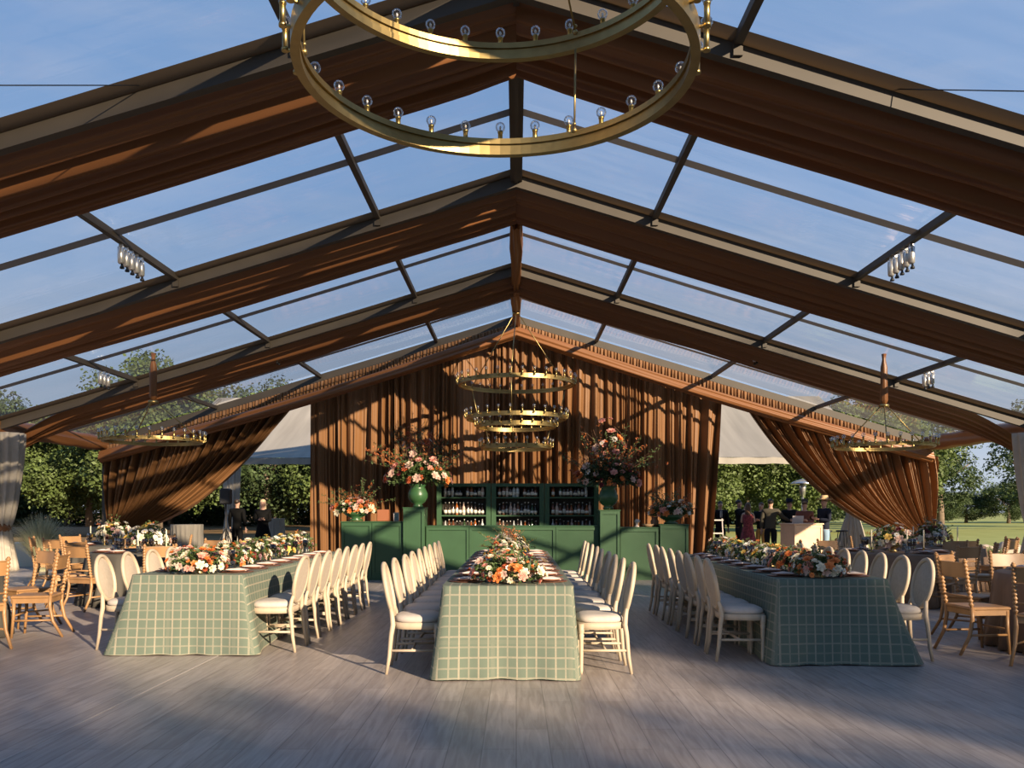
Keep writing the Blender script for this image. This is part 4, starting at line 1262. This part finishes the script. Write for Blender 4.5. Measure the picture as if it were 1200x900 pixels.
    if hat:
        m = MB().lathe([(.001, 1.715), (.20, 1.72), (.205, 1.728), (.10, 1.735), (.098, 1.80), (.085, 1.835), (.03, 1.825), (.001, 1.822)], (0, 0, 0), 24, 1, 1.1)
        m.build('hat', hat, root)
    return root
navy = mat('navy wool', (.015, .018, .03), .8, spec=.1); charc = mat('charcoal wool', (.012, .012, .013), .8, spec=.1); olive = mat('olive grey wool', (.07, .062, .045), .85, spec=.1)
dk = mat('dark brown hair', (.03, .018, .01), .5); blond = mat('blonde hair', (.55, .42, .25), .5); redd = mat('red patterned dress', (.22, .03, .035), .7, noise=.7, nscale=18)
blkc = mat('black dress cloth', (.005, .005, .005), .8, spec=.1); jeans = mat('blue denim', (.18, .28, .38), .8); brw = mat('brown hair', (.10, .05, .025), .5)
wht = mat('white shirt', (.75, .74, .72), .8); must = mat('mustard cloth', (.40, .22, .05), .8); rustc = mat('rust shirt', (.16, .05, .03), .8)
def gp(px, d): return ((px - 605) / 1000 * d, d, -.0)
person(gp(308, 24.3), R(8), 'blonde woman in black clasping her hands, standing behind the left table', top=blkc, dress=blkc, hair=blond, longhair=True, female=True, arms='front', sc=.97)
person(gp(278, 26.6), R(170), 'dark dressed person with back turned at left rear', top=blkc, legs=blkc, hair=dk, arms='down', sc=.99)
G = -.06
person((*gp(844, 28.5)[:2], G), R(0), 'man in black suit, white shirt and dark tie at the left of the guests', top=charc, legs=charc, hair=dk, shirt=wht, sc=1.0)
person((*gp(866, 28.0)[:2], G), R(60), 'man in dark suit raising a hand, beside the woman in red', top=charc, legs=charc, hair=dk, arms=('up', 'front'), shirt=wht, sc=1.02)
person((*gp(876.5, 26.9)[:2], G), R(165), 'long haired woman in a red patterned dress with her back turned', dress=redd, hair=brw, longhair=True, female=True, arms='front', sc=.96)
person((*gp(892, 27.6)[:2], G), R(-40), 'person in dark top and mustard trousers beside the olive jacketed man', top=charc, legs=must, hair=brw, arms='front', sc=.97)
person(gp(903, 25.0), R(165), 'man in olive grey jacket reaching to the reception stand, back turned', top=olive, legs=charc, hair=dk, arms=('reach', 'down'), sc=.98)
person(gp(925, 25.3), R(10), 'person in dark wide hat behind the reception stand', top=charc, legs=charc, hair=dk, hat=navy, arms='front', sc=.96)
person(gp(943, 24.6), R(-20), 'person in dark hat and rust shirt leaning at the reception stand', top=rustc, legs=charc, hair=dk, hat=mat('dark felt hat', (.05, .035, .03), .8), arms='front', sc=.94)
person(gp(966, 23.6), R(-75), 'man in straw hat, navy blazer and blue jeans right of the reception stand', top=navy, legs=jeans, hair=brw, hat=mat('straw hat', (.55, .38, .2), .8), arms='front', sc=.99)

# ------------------------------------------------------------------ plants, rocks, walls outside
def grass_clump(loc, h, spread, n, m_, label, seed=1, wd=.012, name='ornamental_grass'):
    r_ = random.Random(seed); m = MB()
    for i in range(n):
        a = r_.uniform(0, 2 * PI); b0 = Vector((math.cos(a) * r_.random() * .12, math.sin(a) * r_.random() * .12, 0)); a2 = a + r_.uniform(-.5, .5)
        L = h * r_.uniform(.6, 1.1); sp_ = spread * r_.uniform(.1, 1); sd_ = Vector((-math.sin(a2), math.cos(a2), 0)); n0 = len(m.v)
        for q in range(6):
            k = q / 5; p = b0 + Vector((math.cos(a2) * sp_ * k ** 1.8, math.sin(a2) * sp_ * k ** 1.8, L * (k - .25 * k ** 3 * sp_ / spread))); w_ = wd * (1 - k * .9)
            m.v.append(tuple(p + sd_ * w_)); m.v.append(tuple(p - sd_ * w_))
        for q in range(5): m.face((n0 + 2 * q, n0 + 2 * q + 1, n0 + 2 * q + 3, n0 + 2 * q + 2))
    o = m.build(name, m_); o.location = loc; tag(o, label, 'plant'); return o
M_pampas = mat('silvery grass blade', (.50, .50, .32), .7, transl=.35)
grass_clump((-10.9, 19.6, 0), 1.3, .8, 1600, M_pampas, 'feathery silver green grass clump behind the left wooden chairs')
# fern at right
root = thing('fern', 'bright green fern behind the far right chairs', 'plant', (10.3, 18.4, 0))
m = MB(); r_ = random.Random(5)
for i in range(26):
    a = r_.uniform(0, 2 * PI); L = r_.uniform(.5, .75); el = r_.uniform(.5, 1.3)
    prev = None
    for q in range(12):
        k = q / 11; p = Vector((math.cos(a) * L * k * math.cos(el) * 1.2, math.sin(a) * L * k * math.cos(el) * 1.2, .28 + L * (k * math.sin(el) - .4 * k * k)))
        if prev is not None:
            for s_ in (-1, 1):
                sd_ = Vector((-math.sin(a), math.cos(a), 0)) * s_; w_ = .11 * math.sin(PI * min(1, k + .08)) + .01; n0 = len(m.v)
                for z_ in (prev, prev + sd_ * w_ + (p - prev) * .3, prev + sd_ * w_ + (p - prev) * .6, p - (p - prev) * .25): m.v.append(tuple(z_))
                m.face((n0, n0 + 1, n0 + 2, n0 + 3))
        prev = p
m.build('fronds', mat('fern green', (.20, .30, .06), .6, transl=.4), root)
MB().lathe([(.14, 0), (.2, .28), (.19, .29)], n=18).build('pot', mat('stone pot', (.3, .27, .22), .8), root)
M_rock = mat('limestone', (.42, .35, .28), .9, noise=.25, nscale=4, bump=.4)
def rock(loc, s, seed, label):
    r_ = random.Random(seed); m = MB(); ph = [r_.uniform(0, 6) for _ in range(6)]
    pr = []
    def f(u, v):
        a = 2 * PI * u; b_ = PI * v
        d = Vector((math.sin(b_) * math.cos(a), math.sin(b_) * math.sin(a), -math.cos(b_)))
        k = 1 + .13 * math.sin(3 * d.x + ph[0]) * math.cos(4 * d.y + ph[1]) + .10 * math.sin(6 * d.z + ph[2] + 3 * d.x) + .05 * math.sin(11 * d.x + ph[3]) * math.sin(9 * d.y + ph[4])
        return (d.x * k * s[0], d.y * k * s[1], max(-s[2] * .35, d.z * k * s[2]) + s[2] * .35)
    o = m.grid(f, 20, 12).build('boulder', M_rock); o.location = loc; tag(o, label, 'rock', 'boulders beside the lawn'); return o
for k in range(7):
    rock((14.2 + k * .95, 25.9 + .3 * (k % 2), -.06), (.5, .4, .28 + .1 * (k % 3)), k, 'pale limestone boulder edging the lawn, %s from the left' % ORD[k])
# left: low wall, road kerb and dark pipe
o = MB().box((-11.9, 21.5, .27), (1.4, .5, .66), bev=.03).build('stone_bench', mat('pale cast stone', (.58, .55, .45), .8)); struct(o) if False else tag(o, 'pale cast stone bench beside the left ivory drape', 'bench')
o = MB().tube([(-60, 46, .22), (-40, 46.3, .22), (-20.5, 46.5, .22)], .28, 16).build('storm_pipe', mat('dark blue plastic', (.007, .010, .015), .9, spec=.1)); tag(o, 'long dark blue grey pipe lying on the ground before the left trees', 'pipe')

# ------------------------------------------------------------------ trees
M_tl = mat('oak leaves', (.085, .125, .030), .65, transl=.2, noise=.45, nscale=.9)
M_tl2 = mat('dark oak leaves', (.045, .075, .022), .65, transl=.2, noise=.4, nscale=.9)
M_bark = mat('grey bark', (.16, .12, .085), .9, noise=.3, nscale=3)
def crown_mesh(seed, n_blob, per, R_, H, zc, ls, mt):
    r_ = random.Random(seed); m = MB()
    for b_ in range(n_blob):
        while True:
            p = Vector((r_.uniform(-1, 1), r_.uniform(-1, 1), r_.uniform(-1, 1)))
            if p.length < 1 and p.length > .35: break
        c = Vector((p.x * R_, p.y * R_, zc + p.z * H)); br_ = R_ * r_.uniform(.16, .30)
        for i in range(per):
            d = Vector((r_.gauss(0, 1), r_.gauss(0, 1), r_.gauss(0, .8))).normalized()
            q = c + d * br_ * r_.uniform(.55, 1.05)
            ax = Vector((r_.uniform(-1, 1), r_.uniform(-1, 1), r_.uniform(-1, .6))).normalized(); nn = (d + Vector((r_.uniform(-.6, .6), r_.uniform(-.6, .6), r_.uniform(-.2, .8)))).normalized()
            sd_ = ax.cross(nn)
            if sd_.length < .1: continue
            sd_.normalize(); L = ls * r_.uniform(.6, 1.3); n0 = len(m.v)
            for w_ in (q, q + ax * L * .5 + sd_ * L * .32, q + ax * L, q + ax * L * .5 - sd_ * L * .32): m.v.append(tuple(w_))
            m.face((n0, n0 + 1, n0 + 2, n0 + 3), False)
    return m.build('crown', mt, mesh_only=True)
def trunk_mesh(seed, h, r0, spread):
    r_ = random.Random(seed); m = MB()
    m.tube([(0, 0, 0), (.05, 0, h * .3), (-.05, .05, h * .6), (.1, 0, h)], [r0 * 1.3, r0, r0 * .85, r0 * .5], 10)
    for k in range(6):
        a = 2 * PI * k / 6 + r_.uniform(-.3, .3); z0 = h * r_.uniform(.55, .9)
        m.tube([(0, 0, z0), (math.cos(a) * spread * .4, math.sin(a) * spread * .4, z0 + spread * .3), (math.cos(a) * spread * .8, math.sin(a) * spread * .8, z0 + spread * .6)], [r0 * .45, r0 * .3, r0 * .12], 6)
    return m.build('trunk', M_bark, mesh_only=True)
CR = [crown_mesh(1, 80, 420, 5.4, 4.6, 6.2, .27, M_tl), crown_mesh(2, 80, 420, 5.0, 4.8, 6.5, .27, M_tl), crown_mesh(3, 70, 400, 5.2, 4.6, 6.0, .27, M_tl2), crown_mesh(4, 40, 220, 4.2, 4.4, 6.4, .25, M_tl2), crown_mesh(5, 50, 330, 6.0, 2.6, 2.3, .30, M_tl2), crown_mesh(6, 34, 130, 4.6, 4.4, 6.4, .28, M_tl2)]
TK = [trunk_mesh(1, 6, .30, 3.2), trunk_mesh(2, 6.5, .26, 3.0)]
def tree(loc, k, tk, s, rz, label, group=None, name='oak_tree'):
    root = thing(name, label, 'tree', loc, rz, group); root.scale = s if isinstance(s, tuple) else (s, s, s)
    for nm, me in (('crown', CR[k]), ('trunk', TK[tk])):
        o = bpy.data.objects.new(nm, me); COL.objects.link(o); o.parent = root
Lx = [(-60, 66), (-47, 64), (-38, 58), (-30.5, 61), (-24, 57), (-17.5, 60), (-11, 58), (-52, 80), (-41, 78), (-32, 79), (-22, 76), (-12, 77)]
for k, (x, y) in enumerate(Lx):
    tree((x, y, -.06), k % 3, k % 2, (.86 + .09 * ((k * 5) % 3)), k * 1.3, 'leafy oak in the %s row of trees at left, %s from the left' % ('front' if k < 7 else 'rear', ORD[k if k < 7 else k - 7]), 'oaks at left')
Rx = [(5, 60), (12, 56), (18, 57), (23.5, 55), (10, 74), (20, 74)]
for k, (x, y) in enumerate(Rx):
    tree((x, y, -.06), k % 2, k % 2, .78 + .06 * (k % 2), k * 2.1 + .5, 'leafy oak behind the guests, %s row, %s from the left' % ('front' if k < 4 else 'rear', ORD[k if k < 4 else k - 4]), 'oaks behind the guests')
tree((30.8, 62, -.06), 3, 0, .80, .3, 'airy tree on the lawn just right of the right tied curtain')
tree((39.5, 64, -.06), 3, 1, .95, 2.0, 'dark spreading tree on the lawn at the right frame edge')
tree((46.5, 73, -.06), 2, 1, .8, 1.0, 'dense tree behind the right edge tree')
for k in range(13):
    tree((28 + k * 3.4, 97 + 1.5 * math.sin(k * 2.1), -.06), 2, k % 2, (.62, .5, .37 + .06 * math.sin(k * 1.7)), 0, 'low dark tree in the far line across the lawn, %s from the left' % ORD[k], 'far tree line')

for k in range(13):
    tree((-96 + k * 10.2, 86 + 3 * math.sin(k * 2.3), -.06), 4, k % 2, 1.15 + .1 * math.sin(k * 1.3), k * 1.1, 'dark undergrowth thicket behind the trees, %s from the left' % ORD[k], 'undergrowth thickets', name='thicket')
# trees standing behind the photographer, between the tent and the low sun: they throw the dappled shade
SH = [(-30, 40, 1.1, 0), (-21, 41, 1.08, 1), (-12, 40, 1.24, 0), (-4.5, 41, 1.2, 1), (3.5, 40, 1.08, 0), (11, 41, 1.02, 1), (20, 40, 1.0, 0),
      (3.9, 46, (.48, .48, 1.5), 0), (-14, 46, 1.6, 5), (27, 52, 1.5, 5), (11.0, 66, (1.0, 1.0, 2.55), 5)]
hx, hy = .6, -.8
for k, (s_, t_, sc_, kk) in enumerate(SH):
    x = 0 + hx * t_ + .8 * s_; y = 6.3 + hy * t_ + .6 * s_
    tree((x, y, -.06), kk, k % 2, sc_, k * 1.7, 'roadside tree on the sun side behind the camera', 'trees on the sun side')
